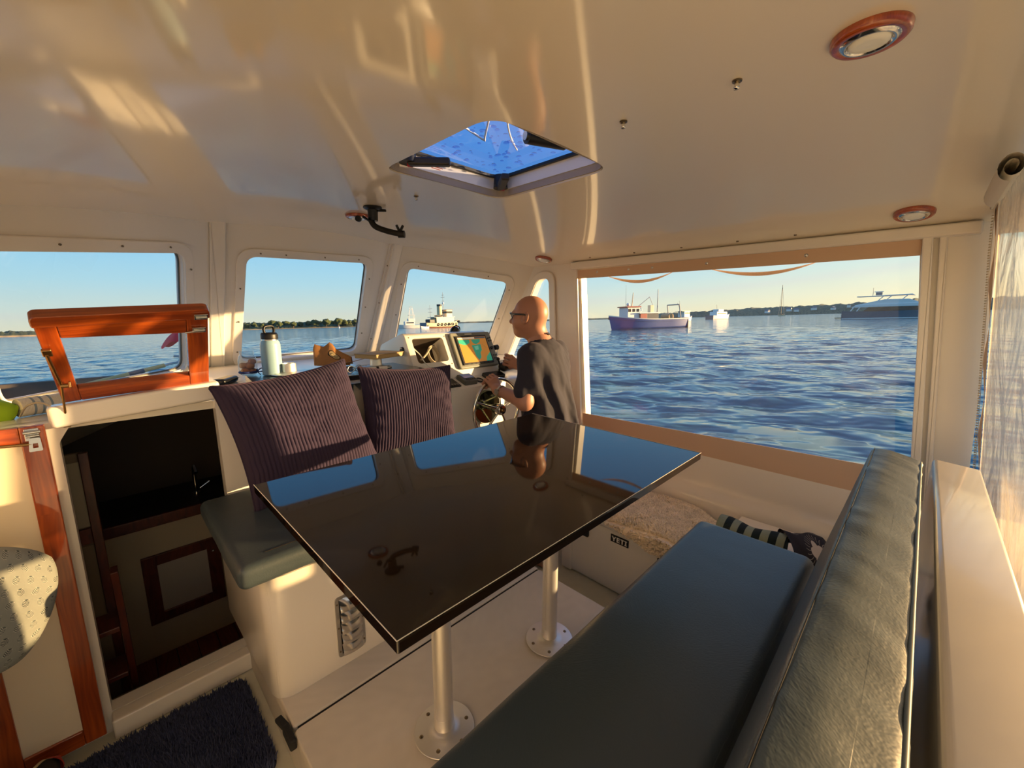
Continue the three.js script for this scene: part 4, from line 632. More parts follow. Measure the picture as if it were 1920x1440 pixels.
// ================================================================ forward cabin seen through the companionway
{
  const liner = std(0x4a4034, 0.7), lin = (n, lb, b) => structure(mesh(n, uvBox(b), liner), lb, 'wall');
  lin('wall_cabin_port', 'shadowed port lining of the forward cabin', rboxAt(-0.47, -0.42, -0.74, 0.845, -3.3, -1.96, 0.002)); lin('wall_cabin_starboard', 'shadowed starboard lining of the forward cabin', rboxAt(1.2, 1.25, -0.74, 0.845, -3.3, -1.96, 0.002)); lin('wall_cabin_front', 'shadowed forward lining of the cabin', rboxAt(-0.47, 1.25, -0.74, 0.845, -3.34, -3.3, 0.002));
  const fl = thing('floor_cabin', 'dark wooden plank sole of the forward cabin', 'floor'); fl.userData.kind = 'structure';
  mesh('subfloor', rboxAt(-0.37, 1.2, -0.74, -0.692, -3.3, -1.92, 0.001), M.darkgap, fl);
  for (let k = 0; k < 17; k++) { const x = -0.365 + k * 0.092; mesh('plank', (() => { const g = uvBox(rboxAt(x, x + 0.0885, -0.692, -0.68, -3.3, -1.92, 0.002)); const u = g.attributes.uv; for (let i = 0; i < u.count; i++) u.setXY(i, u.getX(i) * 2 + k * 0.37, u.getY(i) * 0.8); return g; })(), M.sole_wood, fl); }
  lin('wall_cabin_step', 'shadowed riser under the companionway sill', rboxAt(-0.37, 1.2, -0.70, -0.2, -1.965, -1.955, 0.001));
  const gc = thing('galley_cabinet', 'galley cabinet with a square wood-framed door, in the dark cabin', 'cabinet', [0, -0.68, -2.8]);
  mesh('face_panel', rboxAt(-0.11, 1.19, 0.002, 0.78, -0.03, 0, 0.003), std(0xb3a68f, 0.6), gc);
  const d = new THREE.Group(); d.name = 'framed_door'; gc.add(d);
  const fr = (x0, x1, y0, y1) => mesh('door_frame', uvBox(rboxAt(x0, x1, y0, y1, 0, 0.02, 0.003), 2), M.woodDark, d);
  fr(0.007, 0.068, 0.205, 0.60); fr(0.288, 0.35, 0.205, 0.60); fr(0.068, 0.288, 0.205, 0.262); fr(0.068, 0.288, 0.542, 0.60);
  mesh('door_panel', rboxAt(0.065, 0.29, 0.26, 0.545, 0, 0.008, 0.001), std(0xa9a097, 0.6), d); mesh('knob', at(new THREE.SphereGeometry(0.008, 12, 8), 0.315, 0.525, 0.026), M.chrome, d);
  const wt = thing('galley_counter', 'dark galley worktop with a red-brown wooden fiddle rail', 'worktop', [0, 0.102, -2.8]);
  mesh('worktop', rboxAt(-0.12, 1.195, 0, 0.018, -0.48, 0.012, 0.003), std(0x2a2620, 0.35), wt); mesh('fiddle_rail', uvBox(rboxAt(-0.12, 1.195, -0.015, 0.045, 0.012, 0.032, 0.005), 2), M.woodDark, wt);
  const tap = thing('galley_tap', 'small chrome tap glinting on the dark galley worktop', 'tap', [0.30, 0.12, -3.0]); mesh('spout', tube([[0, 0.001, 0], [0, 0.16, 0], [0, 0.2, 0.04], [0, 0.17, 0.1]], 0.009), M.chrome, tap); mesh('tap_base', cyl(0.02, 0.024, 0.02).translate(0, 0.011, 0), M.chrome, tap); mesh('lever', bar(V(0.02, 0.04, 0), V(0.07, 0.07, 0), 0.006), M.chrome, tap);
  const lk = thing('cabin_locker', 'tall cabin locker with a pale panel, left inside the companionway', 'locker', [-0.225, -0.68, -2.32]);
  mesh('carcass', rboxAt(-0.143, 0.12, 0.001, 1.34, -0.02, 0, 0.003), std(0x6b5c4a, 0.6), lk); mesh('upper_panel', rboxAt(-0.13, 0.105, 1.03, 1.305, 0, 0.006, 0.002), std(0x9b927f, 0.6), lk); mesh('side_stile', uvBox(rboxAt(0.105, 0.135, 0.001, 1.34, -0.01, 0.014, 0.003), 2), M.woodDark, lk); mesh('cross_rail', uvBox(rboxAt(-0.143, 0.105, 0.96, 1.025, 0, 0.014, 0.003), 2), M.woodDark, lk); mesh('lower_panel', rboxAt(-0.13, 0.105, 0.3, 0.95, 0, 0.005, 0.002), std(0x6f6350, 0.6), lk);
  const ld = thing('cabin_steps', 'dark wooden companionway steps leading down on the port side', 'steps', [-0.15, -0.68, -2.1]); mesh('stringer', uvBox(extrude(roundPath([[0, 0.001], [0.09, 0.001], [-0.10, 0.93], [-0.16, 0.93]], 0.005), 0.02).rotateY(Math.PI / 2).translate(0.07, 0, -0.1), 2), M.woodDark, ld);
  for (const [y, z] of [[0.24, -0.05], [0.47, 0.0], [0.7, 0.05]]) mesh('tread', uvBox(rboxAt(-0.13, 0.07, y, y + 0.02, z - 0.1, z + 0.03, 0.004), 2), M.woodDark, ld);
}
// ================================================================ helm
const podPl = new Plane(V(0, 0.80, -2.06), V(1, 0, 0), V(0, 0.275, -0.14)), dashPl = new Plane(V(0, 0.764, -1.955), V(1, 0, 0), V(0, 0.036, -0.105));
{
  const con = thing('helm_console', 'cream moulded helm console with an empty instrument recess', 'console', [0, 0, 0]);
  const prof = roundPath([[1.95, -0.28], [1.95, 0.752], [1.962, 0.766], [2.06, 0.80], [2.12, 0.80], [2.12, -0.28]], [0, 0.012, 0.02, 0.004, 0, 0]); let g = extrude(prof, 0.985, 0.006); g.rotateY(Math.PI / 2); g.translate(1.308, 0, 0); // profile (-z, y) swept along x
  mesh('console_body', uvBox(toCreasedNormals(g, 0.6)), M.gel, con);
  const pod = extrude(roundPath([[2.058, 0.798], [2.1985, 1.074], [2.235, 1.084], [2.50, 1.0], [2.54, 0.873], [2.062, 0.798]].slice(0, 5), [0.004, 0.01, 0.015, 0.03, 0.002]), 0.655, 0.006); pod.rotateY(Math.PI / 2); pod.translate(1.292, 0, 0);
  const cut = podPl.place(extrude(roundPath([[1.327, 0.119], [1.553, 0.119], [1.553, 0.283], [1.327, 0.283]], 0.025), 0.16), -0.15);
  const A = new Brush(uvBox(pod)), Bq = new Brush(cut); A.updateMatrixWorld(); Bq.updateMatrixWorld();
  const out = new Evaluator().evaluate(A, Bq, SUBTRACTION).geometry; for (const a of Object.keys(out.attributes)) if (!['position', 'normal', 'uv'].includes(a)) out.deleteAttribute(a); out.clearGroups();
  mesh('instrument_pod', uvBox(toCreasedNormals(out, 0.6)), M.gel, con);
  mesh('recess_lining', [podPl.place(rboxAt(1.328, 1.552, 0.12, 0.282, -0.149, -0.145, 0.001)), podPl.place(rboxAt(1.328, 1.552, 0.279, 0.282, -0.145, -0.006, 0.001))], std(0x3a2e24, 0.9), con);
  for (const [u, v] of [[1.57, 0.288], [1.565, 0.099], [1.312, 0.29], [1.955 - 0.02, 0.02]]) mesh('screw', podPl.place(at(cyl(0.004, 0.004, 0.003, 10), u, v, 0.001, Math.PI / 2)), M.screw, con);
  const black = rboxAt(1.405, 1.463, 0.034, 0.085, 0, 0.008, 0.003); mesh('small_display', podPl.place(black), M.black, con);
  // coil of pale cable in the recess
  const cab = thing('cable_coil', 'coil of pale grey cable in the empty instrument recess', 'cable', [0, 0, 0]); const cm = std(0xa79a84, 0.6);
  const w = (u, v, q) => podPl.world(u, v, q);
  for (let k = 0; k < 3; k++) mesh('cable_loop', tube([...Array(16)].map((_, i) => { const a = i / 16 * 2 * Math.PI; return w(1.49 + 0.036 * Math.cos(a) + 0.006 * k, 0.192 + 0.056 * Math.sin(a), -0.05 - 0.016 * k); }), 0.0045, 60, 7, true), cm, cab);
  mesh('cable_run', tube([w(1.37, 0.152, -0.03), w(1.42, 0.185, -0.04), w(1.48, 0.236, -0.05), w(1.53, 0.262, -0.08)], 0.006, 30), cm, cab);
  mesh('loose_lead', tube([w(1.34, 0.225, -0.02), w(1.362, 0.17, -0.004), w(1.362, 0.122, 0.012), w(1.385, 0.085, 0.02), w(1.42, 0.06, 0.03), w(1.40, 0.03, 0.03)], 0.003, 50), M.white, cab);
}
{ // chart plotter
  const p = thing('chart_plotter', 'grey chart plotter showing an orange and green chart', 'plotter', [0, 0, 0]);
  const cv = document.createElement('canvas'); cv.width = 512; cv.height = 384; const x = cv.getContext('2d'); x.fillStyle = '#c98a3e'; x.fillRect(0, 0, 512, 384);
  const blob = (pts, c) => { x.fillStyle = c; x.beginPath(); pts.forEach((q, i) => x[i ? 'lineTo' : 'moveTo'](...q)); x.closePath(); x.fill(); };
  blob([[0, 40], [200, 40], [190, 90], [120, 120], [60, 112], [0, 90]], '#3fae8e'); blob([[230, 40], [400, 40], [380, 84], [300, 120], [250, 96]], '#3c9f86'); blob([[210, 130], [380, 120], [372, 210], [330, 250], [320, 320], [270, 360], [235, 300], [225, 220]], '#37a088'); blob([[250, 150], [330, 140], [320, 200], [262, 205]], '#6fc3a8'); blob([[420, 320], [512, 250], [512, 384], [400, 384]], '#3fae8e');
  x.fillStyle = '#d8d2c0'; x.fillRect(0, 4, 300, 26); x.fillStyle = '#4a5560'; x.fillRect(306, 4, 200, 26); x.strokeStyle = '#2f6f62'; x.lineWidth = 2; for (const q of [[60, 200, 90, 240], [410, 120, 470, 180], [150, 300, 200, 330]]) { x.beginPath(); x.moveTo(q[0], q[1]); x.lineTo(q[2], q[3]); x.stroke(); }
  const tx = new THREE.CanvasTexture(cv); tx.colorSpace = THREE.SRGBColorSpace;
  mesh('bezel', podPl.place((() => { const g = extrude(roundPath([[1.60, 0.05], [1.945, 0.05], [1.945, 0.30], [1.60, 0.30]], 0.018), 0.03, 0.007); return g; })()), std(0x7c7d72, 0.5), p);
  mesh('bezel_black_band', podPl.place(rboxAt(1.632, 1.892, 0.068, 0.272, 0.0285, 0.031, 0.002)), M.black, p);  // plain black band framing the screen
  const sg = new THREE.PlaneGeometry(0.238, 0.179); sg.translate((1.645 + 1.883) / 2, (0.082 + 0.261) / 2, 0.0315); mesh('screen', podPl.place(sg), phys(0xffffff, { map: tx, roughness: 0.25, emissive: 0xffffff, emissiveMap: tx, emissiveIntensity: 0.28 }), p);
  const bm = std(0x3b3c38, 0.6); for (const [u, v] of [[1.905, 0.245], [1.925, 0.25], [1.907, 0.225], [1.928, 0.228], [1.91, 0.12], [1.928, 0.118], [1.91, 0.098], [1.928, 0.096]]) mesh('button', podPl.place(at(cyl(0.0055, 0.0055, 0.004, 14), u, v, 0.031, Math.PI / 2)), bm, p);
  mesh('cursor_pad', podPl.place(at(cyl(0.011, 0.012, 0.007, 20), 1.914, 0.173, 0.032, Math.PI / 2)), M.black, p); for (let k = 0; k < 6; k++) mesh('soft_key', podPl.place(rboxAt(1.665 + k * 0.036, 1.69 + k * 0.036, 0.070, 0.077, 0.0295, 0.032, 0.001)), bm, p);
  mesh('maker_plate', podPl.place(rboxAt(1.715, 1.775, 0.278, 0.287, 0.0295, 0.031, 0.001)), std(0xd8d4c8, 0.5), p);
}
{ // compass on top of the pod, sensor at its side
  const c = thing('compass', 'black domed compass on top of the instrument pod', 'compass', [1.735, 1.066, -2.29]);
  mesh('compass_base', lathe([[0, 0], [0.05, 0], [0.05, 0.008], [0.04, 0.014], [0, 0.014]]), M.black, c); mesh('compass_dome', lathe([...Array(13)].map((_, i) => { const a = i / 12 * Math.PI / 2; return [0.036 * Math.cos(a), 0.012 + 0.036 * Math.sin(a)]; })), phys(0x101010, { roughness: 0.08, clearcoat: 1 }), c); mesh('compass_hood', tube([[-0.036, 0.014, 0.006], [-0.03, 0.04, 0.012], [0, 0.053, 0.014], [0.03, 0.04, 0.012], [0.036, 0.014, 0.006]], 0.004), M.black, c);
  const s = thing('cabin_fan_switch', 'small black round fitting on the left cheek of the pod', 'fitting', [1.284, 0.985, -2.22]); mesh('fitting_body', at(cyl(0.018, 0.02, 0.016, 20), 0, 0, 0, 0, 0, Math.PI / 2), M.black, s); mesh('fitting_clip', at(new THREE.TorusGeometry(0.011, 0.003, 8, 16, 4.2), -0.011, 0, 0.006, 0, -0.5), M.chrome, s);
  const k = thing('pod_knob', 'dark knob with a chrome stem on the right edge of the pod', 'knob', [1.968, 0.965, -2.13]); mesh('knob_body', at(cyl(0.017, 0.02, 0.028, 18), 0, 0, 0, 0, 0, Math.PI / 2), M.black, k); mesh('chrome_stem', at(cyl(0.007, 0.007, 0.05, 12), 0.006, -0.034, 0.004), M.chrome, k);
}
{ // instruments let into the sloping dash
  const sw = thing('switch_panel', 'black switch panel on the sloping dash beside the pillow', 'panel', [0, 0, 0]); mesh('switch_plate', dashPl.place(extrude(roundPath([[1.375, 0.004], [1.525, 0.004], [1.525, 0.108], [1.375, 0.108]], 0.006), 0.006, 0.001)), M.black, sw);
  for (let k = 0; k < 7; k++) mesh('rocker', dashPl.place(rboxAt(1.382 + k * 0.0195, 1.397 + k * 0.0195, 0.016, 0.034, 0.005, 0.011, 0.003)), std(0x77726a, 0.5), sw); const mk = std(0x9a958a, 0.6); for (const b of [[1.40, 1.43, 0.0855, 0.087], [1.40, 1.43, 0.0605, 0.062], [1.3995, 1.401, 0.0605, 0.087], [1.4285, 1.43, 0.0605, 0.087], [1.44, 1.47, 0.0735, 0.075]]) mesh('white_marking', dashPl.place(rboxAt(b[0], b[1], b[2], b[3], 0.0055, 0.0068, 0.0003)), mk, sw);
  const ap = thing('autopilot_head', 'small grey instrument with a blue screen on the dash', 'instrument', [0, 0, 0]); mesh('instrument_body', dashPl.place(extrude(roundPath([[1.553, 0.006], [1.655, 0.006], [1.655, 0.105], [1.553, 0.105]], 0.010), 0.032, 0.004)), std(0x5f625e, 0.5), ap); mesh('blue_screen', dashPl.place(rboxAt(1.566, 1.642, 0.040, 0.094, 0.0315, 0.033, 0.001)), phys(0x5f86b8, { roughness: 0.2, emissive: 0x3f6aa8, emissiveIntensity: 0.12 }), ap); for (let k = 0; k < 5; k++) mesh('button', dashPl.place(rboxAt(1.567 + k * 0.0155, 1.578 + k * 0.0155, 0.018, 0.028, 0.031, 0.035, 0.002)), M.black, ap);
  const ga = thing('dash_gauge', 'small round black-rimmed gauge on the dash', 'gauge', [0, 0, 0]); mesh('rim', dashPl.place(at(new THREE.TorusGeometry(0.024, 0.005, 10, 30), 1.695, 0.04, 0.004)), M.black, ga); mesh('dial', dashPl.place(at(cyl(0.023, 0.023, 0.004, 28), 1.695, 0.04, 0.002, Math.PI / 2)), std(0x8f8a7c, 0.4), ga);
  const th = thing('engine_control', 'black engine throttle with a rounded lever beside the wheel', 'throttle', [0, 0, 0]); mesh('control_base', dashPl.place(extrude(roundPath([[1.76, 0.03], [1.92, 0.03], [1.92, 0.10], [1.76, 0.10]], 0.012), 0.028, 0.006)), M.black, th); mesh('lever', tube([dashPl.world(1.89, 0.07, 0.02), dashPl.world(1.885, 0.075, 0.075), dashPl.world(1.87, 0.085, 0.11)], 0.006), M.black, th); mesh('rounded_grip', at(softBox(0.10, 0.06, 0.07, 0.028, [12, 10, 10]), ...dashPl.world(1.955, 0.09, 0.05).toArray(), 0.3, 0.3), std(0x23231f, 0.35), th); mesh('knob', at(new THREE.SphereGeometry(0.012, 14, 10), ...dashPl.world(1.868, 0.087, 0.116).toArray()), M.black, th);
}
{ // steering wheel
  const w = thing('steering_wheel', 'stainless steering wheel with five spokes and a bell hub', 'wheel', [1.716, 0.611, -1.948]);
  mesh('backing_disc', at(cyl(0.105, 0.11, 0.02, 48), -0.01, 0, 0.012, Math.PI / 2), std(0x7f8a72, 0.08, 1), w);  // olive tone of a reflection put into the stainless disc colour
  for (const [x, y] of [[-0.05, 0.05], [0.03, 0.07]]) mesh('bolt', at(cyl(0.007, 0.007, 0.006, 12), x, y, 0.025, Math.PI / 2), M.chrome, w);
  mesh('rim', at(new THREE.TorusGeometry(0.19, 0.0105, 14, 80), 0, 0, 0.10), M.chrome, w);
  mesh('hub', at(lathe([[0, 0], [0.028, 0], [0.034, 0.02], [0.036, 0.06], [0.03, 0.075], [0.024, 0.078], [0.022, 0.07], [0, 0.07]], 36), 0, 0, 0.075, Math.PI / 2), M.chrome, w); mesh('hub_nut', at(new THREE.SphereGeometry(0.013, 16, 12), 0, 0, 0.15), M.brass, w); mesh('shaft', at(cyl(0.018, 0.018, 0.07, 20), 0, 0, 0.045, Math.PI / 2), M.steel, w);
  for (let k = 0; k < 5; k++) { const a = 0.25 + k * 2 * Math.PI / 5; mesh('spoke', bar(V(0.03 * Math.cos(a), 0.03 * Math.sin(a), 0.125), V(0.182 * Math.cos(a), 0.182 * Math.sin(a), 0.10), 0.007, 0.0052), M.chrome, w); }
}
// ================================================================ roof hatch, lamps, fittings on the ceiling
{
  const h = thing('roof_hatch', 'blue-tinted roof hatch beaded with rain drops', 'hatch', [1.03, 0, -1.107]);
  const sq = (s, r, P) => roundPath([[-s, -s], [s, -s], [s, s], [-s, s]], r, P);
  const ringY = (so, si, y0, y1, r) => { const s = sq(so, r); s.holes.push(sq(si, r - 0.01, new THREE.Path())); const g = extrude(s, y1 - y0); g.rotateX(-Math.PI / 2); g.translate(0, y0, 0); return g; };
  mesh('cut_edge', uvBox(ringY(0.2755, 0.270, 1.6985, 1.724, 0.08)), M.raw, h); mesh('frame', uvBox(ringY(0.30, 0.2665, 1.724, 1.768, 0.085)), M.gel, h); mesh('gasket', ringY(0.285, 0.252, 1.768, 1.778, 0.08), M.black, h);
  const gl = extrude(sq(0.29, 0.08), 0.008, 0.001); gl.rotateX(-Math.PI / 2); gl.translate(0, 1.779, 0); const flat = new THREE.ShapeGeometry(sq(0.29, 0.08)); flat.rotateX(-Math.PI / 2); flat.translate(0, 1.779, 0);
  mesh('tinted_pane', flat, phys(0xc3cdf2, { roughness: 0, transmission: 1, thickness: 0, ior: 1.45 }), h);
  const dropMat = phys(0xcfd9f4, { roughness: 0, transmission: 1, thickness: 0.004, ior: 1.33 }); const dome = lathe([[1, 0], [0.96, 0.18], [0.8, 0.42], [0.5, 0.6], [0, 0.68]].reverse(), 18);
  for (let i = 0; i < 130; i++) { const s = rr(0.003, 0.009) * (rnd() < 0.12 ? 1.6 : 1), d = mesh('rain_drop', dome, dropMat, h); d.position.set(rr(-0.23, 0.23), 1.7795, rr(-0.23, 0.23)); d.scale.set(s * rr(0.8, 1.7), s * 0.8, s * rr(0.8, 1.4)); d.rotation.y = rr(0, 3); }
  const handle = (name, x, z, turn) => { const g = new THREE.Group(); g.name = name; g.position.set(x, 1.735, z); g.rotation.y = turn; h.add(g); mesh('handle_hub', at(cyl(0.026, 0.03, 0.05, 20), 0, 0.008, 0), M.black, g); mesh('handle_lever', rboxAt(0, 0.145, -0.026, 0.0, -0.016, 0.016, 0.007), std(0x2a2622, 0.5), g); mesh('handle_foot', rboxAt(-0.03, 0.012, -0.016, 0.016, -0.02, 0.02, 0.006), M.black, g); mesh('red_lock', rboxAt(-0.004, 0.016, -0.026, -0.014, -0.016, 0.002, 0.003), std(0xb0202a, 0.5), g); };
  handle('hatch_handle', -0.205, -0.225, -0.75); handle('hatch_handle', 0.225, -0.215, -2.2);
  const arm = new THREE.Group(); arm.name = 'friction_arm'; h.add(arm); mesh('arm_barrel', bar(V(-0.035, 1.742, 0.175), V(0.10, 1.748, 0.215), 0.023, 0.023, 20), M.black, arm); mesh('arm_bolt', bar(V(-0.041, 1.7415, 0.1732), V(-0.034, 1.742, 0.1753), 0.013, 0.013, 16), M.steel, arm);
  for (const [y, w] of [[1.752, 0.05], [1.746, 0.062], [1.74, 0.04]]) mesh('red_print', rboxAt(-0.06 - w / 2, -0.06 + w / 2, y, y + 0.003, -0.2668, -0.2660, 0.0002), std(0xb0503c, 0.7), h);
  const rope = thing('white_line', 'thin white lines lying over the blue roof hatch', 'rope', [0, 0, 0]); const rm = std(0xf0eee8, 0.7);
  mesh('line_strand', tube([[0.80, 1.79, -1.085], [0.9, 1.791, -1.115], [1.0, 1.79, -1.142], [1.014, 1.79, -1.146], [1.0, 1.79, -1.13], [0.92, 1.792, -1.02], [0.82, 1.79, -0.90]], 0.0035, 60), rm, rope); mesh('line_strand', tube([[0.87, 1.79, -0.88], [0.95, 1.791, -0.97], [1.04, 1.79, -1.05], [1.15, 1.79, -1.125]], 0.003, 40), rm, rope);
}
const lampLabels = [[1.033, -0.134, 'varnished-ring ceiling lamp nearest the viewer, at the top right'], [2.15, -0.082, 'small varnished-ring ceiling lamp above the aft end of the side curtain'], [2.17, -1.87, 'varnished-ring ceiling lamp above the helmsman'], [1.01, -2.13, 'varnished-ring ceiling lamp half hidden by the black camera mount']];
for (const [x, z, lb] of lampLabels) {
  const y = camber(x), slope = Math.atan(-0.208 * (x - 1.03)), t = thing('ceiling_lamp', lb, 'lamp', [x, y, z], 'ceiling lamps'); t.rotation.z = slope;
  t.scale.setScalar(0.58);
  mesh('wooden_ring', uvBox(lathe([[0.075, 0.004], [0.098, 0.004], [0.1, -0.004], [0.098, -0.018], [0.09, -0.026], [0.078, -0.026], [0.07, -0.02]], 56), 3), M.wood, t);
  mesh('chrome_reflector', lathe([[0.076, -0.022], [0.066, -0.031], [0.058, -0.030], [0.05, -0.018]], 56), M.chrome, t);
  mesh('frosted_lens', lathe([[0.052, -0.02], [0.05, -0.029], [0.034, -0.035], [0.03, -0.031], [0, -0.034]], 48), phys(0xe9e9e2, { roughness: 0.5, clearcoat: 0.4 }), t);
}
for (const [z, lb] of [[-0.35, 'chrome stud on the ceiling nearest the large lamp'], [-0.621, 'chrome stud on the ceiling aft of the hatch'], [-1.609, 'small chrome stud on the ceiling forward of the hatch']]) { const t = thing('ceiling_stud', lb, 'stud', [1.03, 1.7, z], 'ceiling studs'); mesh('stud_washer', lathe([[0, 0], [0.010, 0], [0.0095, -0.003], [0, -0.003]].reverse(), 20), M.screw, t); mesh('stud_pin', lathe([[0, -0.018], [0.0055, -0.017], [0.0062, -0.012], [0.0045, -0.009], [0.006, -0.003], [0, -0.003]], 18), M.chrome, t); }
{ // suction camera mount
  const t = thing('camera_mount', 'black suction camera mount with a jointed arm on the ceiling', 'mount', [0.985, 1.7, -1.915]);
  mesh('suction_cup', lathe([[0, -0.001], [0.042, -0.001], [0.043, -0.006], [0.03, -0.014], [0, -0.014]].reverse(), 36), M.black, t); mesh('cup_lever', [at(rbox(0.05, 0.01, 0.02, 0.004), 0.035, -0.012, 0.012, 0, -0.6)], M.rubber, t); mesh('mount_body', at(cyl(0.024, 0.022, 0.05, 24), 0, -0.038, 0), phys(0x0c0c0c, { roughness: 0.25 }), t);
  mesh('clamp_screw', [at(cyl(0.006, 0.006, 0.07, 12), -0.03, -0.055, -0.012, 0, 0.78, Math.PI / 2), at(cyl(0.014, 0.014, 0.012, 16), -0.056, -0.056, -0.036, 0, 0.78, Math.PI / 2)], M.black, t); mesh('jointed_arm', tube([[-0.012, -0.055, -0.006], [0.004, -0.085, 0.004], [0.05, -0.105, 0.03], [0.1, -0.118, 0.07]], 0.0135, 40, 12), M.rubber, t); mesh('arm_joint', at(cyl(0.017, 0.017, 0.03, 18), 0.104, -0.119, 0.073, Math.PI / 2, 0.78), M.black, t);
  mesh('wing_nut', [at(rbox(0.012, 0.03, 0.01, 0.004), 0.092, -0.09, 0.062, 0, 0, 0.5), at(rbox(0.012, 0.03, 0.01, 0.004), 0.108, -0.09, 0.072, 0, 0, -0.5)], M.black, t);
}
// ================================================================ curtains
{
  const t = thing('side_curtain', 'clear roll-down side curtain with tan borders', 'curtain', [2.288, 0, 0]);
  const g = gridGeo(60, 40, (s, q) => { const y = 0.50 + 0.95 * q, zf = -1.59 - 0.075 * (y - 0.5) / 0.95, za = 0.05 - 0.105 * (y - 0.5) / 0.95; return V(0.004 + 0.006 * fbm(s * 4, q * 3, 2, 2), y, zf + (za - zf) * s); }); { const u = g.attributes.uv; for (let i = 0; i < u.count; i++) u.setXY(i, u.getX(i) * 1.6, u.getY(i)); }
  mesh('clear_vinyl', g, phys(0xffffff, { roughness: 0.1, transmission: 1, thickness: 0, ior: 1.38, bumpMap: waveBump, bumpScale: 0.006 }), t);
  const strip = (name, y0, y1, y2, y3, za0 = -1.6, za1 = 0.05) => mesh(name, uvBox((() => { const k = extrude(roundPath([[-za1, y2], [-za0, y0], [-za0 + 0.005, y1], [-za1, y3]], 0.002), 0.004); k.rotateY(Math.PI / 2); return k; })().translate(-0.004, 0, 0)), M.tan, t);
  strip('tan_bottom_border', 0.43, 0.528, 0.335, 0.562, -1.59, 0.06); strip('tan_top_border', 1.428, 1.482, 1.428, 1.492, -1.672, -0.05);
  for (const [y, z] of [[0.355, -1.02], [0.345, -0.44], [0.40, -1.4]]) mesh('snap_fastener', at(lathe([[0, 0.004], [0.006, 0.003], [0.008, 0]], 14), -0.005, y, z, 0, 0, Math.PI / 2), M.steel, t);
  for (const z of [-1.52, -1.3, -1.15, -0.85, -0.42]) mesh('snap_fastener', at(lathe([[0, 0.004], [0.006, 0.003], [0.008, 0]], 14), -0.005, 1.462, z, 0, 0, Math.PI / 2), M.steel, t);
  for (const [z0, z1, d] of [[-1.48, -1.02, 0.045], [-0.86, -0.36, 0.04]]) mesh('loose_strap', gridGeo(24, 2, (s, q) => V(0.03 + 0.01 * Math.sin(s * 5), 1.44 - d * 4 * s * (1 - s) * (0.75 + 0.25 * s) - 0.018 * q * Math.sin(Math.PI * s), z0 + (z1 - z0) * s)), Object.assign(M.tan.clone(), { side: THREE.DoubleSide }), t);
}
{
  const t = thing('aft_curtain', 'cloudy clear aft curtain with a tan zippered edge', 'curtain', [0, 0, 0]);
  const zc = (y) => 0.205 - 0.085 * (y - 0.6) / 1.0;
  const cloud = tex(512, 512, (u, v) => { const k = 0.5 + 0.5 * tnoise(u * 1, v * 0.25, 30, 3) + 0.4 * tnoise(u, v * 0.5, 9, 1); return Math.min(1, Math.max(0.35, 0.55 + 0.5 * k * 0.6)); });
  const g = gridGeo(90, 40, (s, q) => { const y = 0.55 + 1.03 * q, x = -0.28 + 2.46 * s; return V(x, y, zc(y) + 0.006 * fbm(x * 5, y * 2, 3, 3)); }); { const u = g.attributes.uv; for (let i = 0; i < u.count; i++) u.setXY(i, u.getX(i) * 4, u.getY(i) * 1.6); }
  mesh('cloudy_vinyl', g, phys(0xfff6e6, { roughness: 0.56, roughnessMap: cloud, transmission: 1, thickness: 0, ior: 1.38, bumpMap: waveBump, bumpScale: 0.02 }), t);
  const edge = (y0, y1, x0, x1, off, mat, name) => mesh(name, gridGeo(4, 30, (s, q) => { const y = y0 + (y1 - y0) * q; return V(x0 + (x1 - x0) * s, y, zc(y) + off + 0.004 * Math.sin(q * 30) * s); }), Object.assign(mat.clone(), { side: THREE.DoubleSide }), t);
  edge(0.3, 1.585, 2.16, 2.235, -0.004, M.tan, 'tan_edge_border'); edge(0.3, 0.62, -0.28, 2.18, -0.003, M.tan, 'tan_bottom_border');
  const zip = []; for (let k = 0; k < 130; k++) { const y = 0.35 + k * 0.0092, b = y > 1.42 ? (y - 1.42) * 0.35 : 0; zip.push(at(rbox(0.011, 0.0045, 0.005, 0.0015, 1), 2.245 - b, y, zc(y) - 0.012)); } stuff(mesh('zipper_teeth', zip, std(0xd8cbb0, 0.5), t)); mesh('zipper_tape', gridGeo(2, 40, (s, q) => { const y = 0.32 + 1.24 * q, b = y > 1.42 ? (y - 1.42) * 0.35 : 0; return V(2.235 - b + 0.022 * s, y, zc(y) - 0.008); }), std(0xe2d8c6, 0.8, 0, { side: THREE.DoubleSide }), t); mesh('zipper_pull', rboxAt(2.15, 2.165, 1.55, 1.59, zc(1.57) - 0.02, zc(1.57) - 0.012, 0.003), M.steel, t);
  const r = thing('rolled_flap', 'rolled end of a cream canvas flap at the top right edge', 'canvas', [1.60, 1.56, 0.10]); mesh('canvas_roll', gridGeo(30, 12, (s, q) => { const a = s * 11, k = 0.010 + 0.020 * s; return V(0.36 * q, k * Math.sin(a) * 1.2, k * Math.cos(a) * 0.9); }), std(0xded5c4, 0.8, 0, { side: THREE.DoubleSide }), r);
}
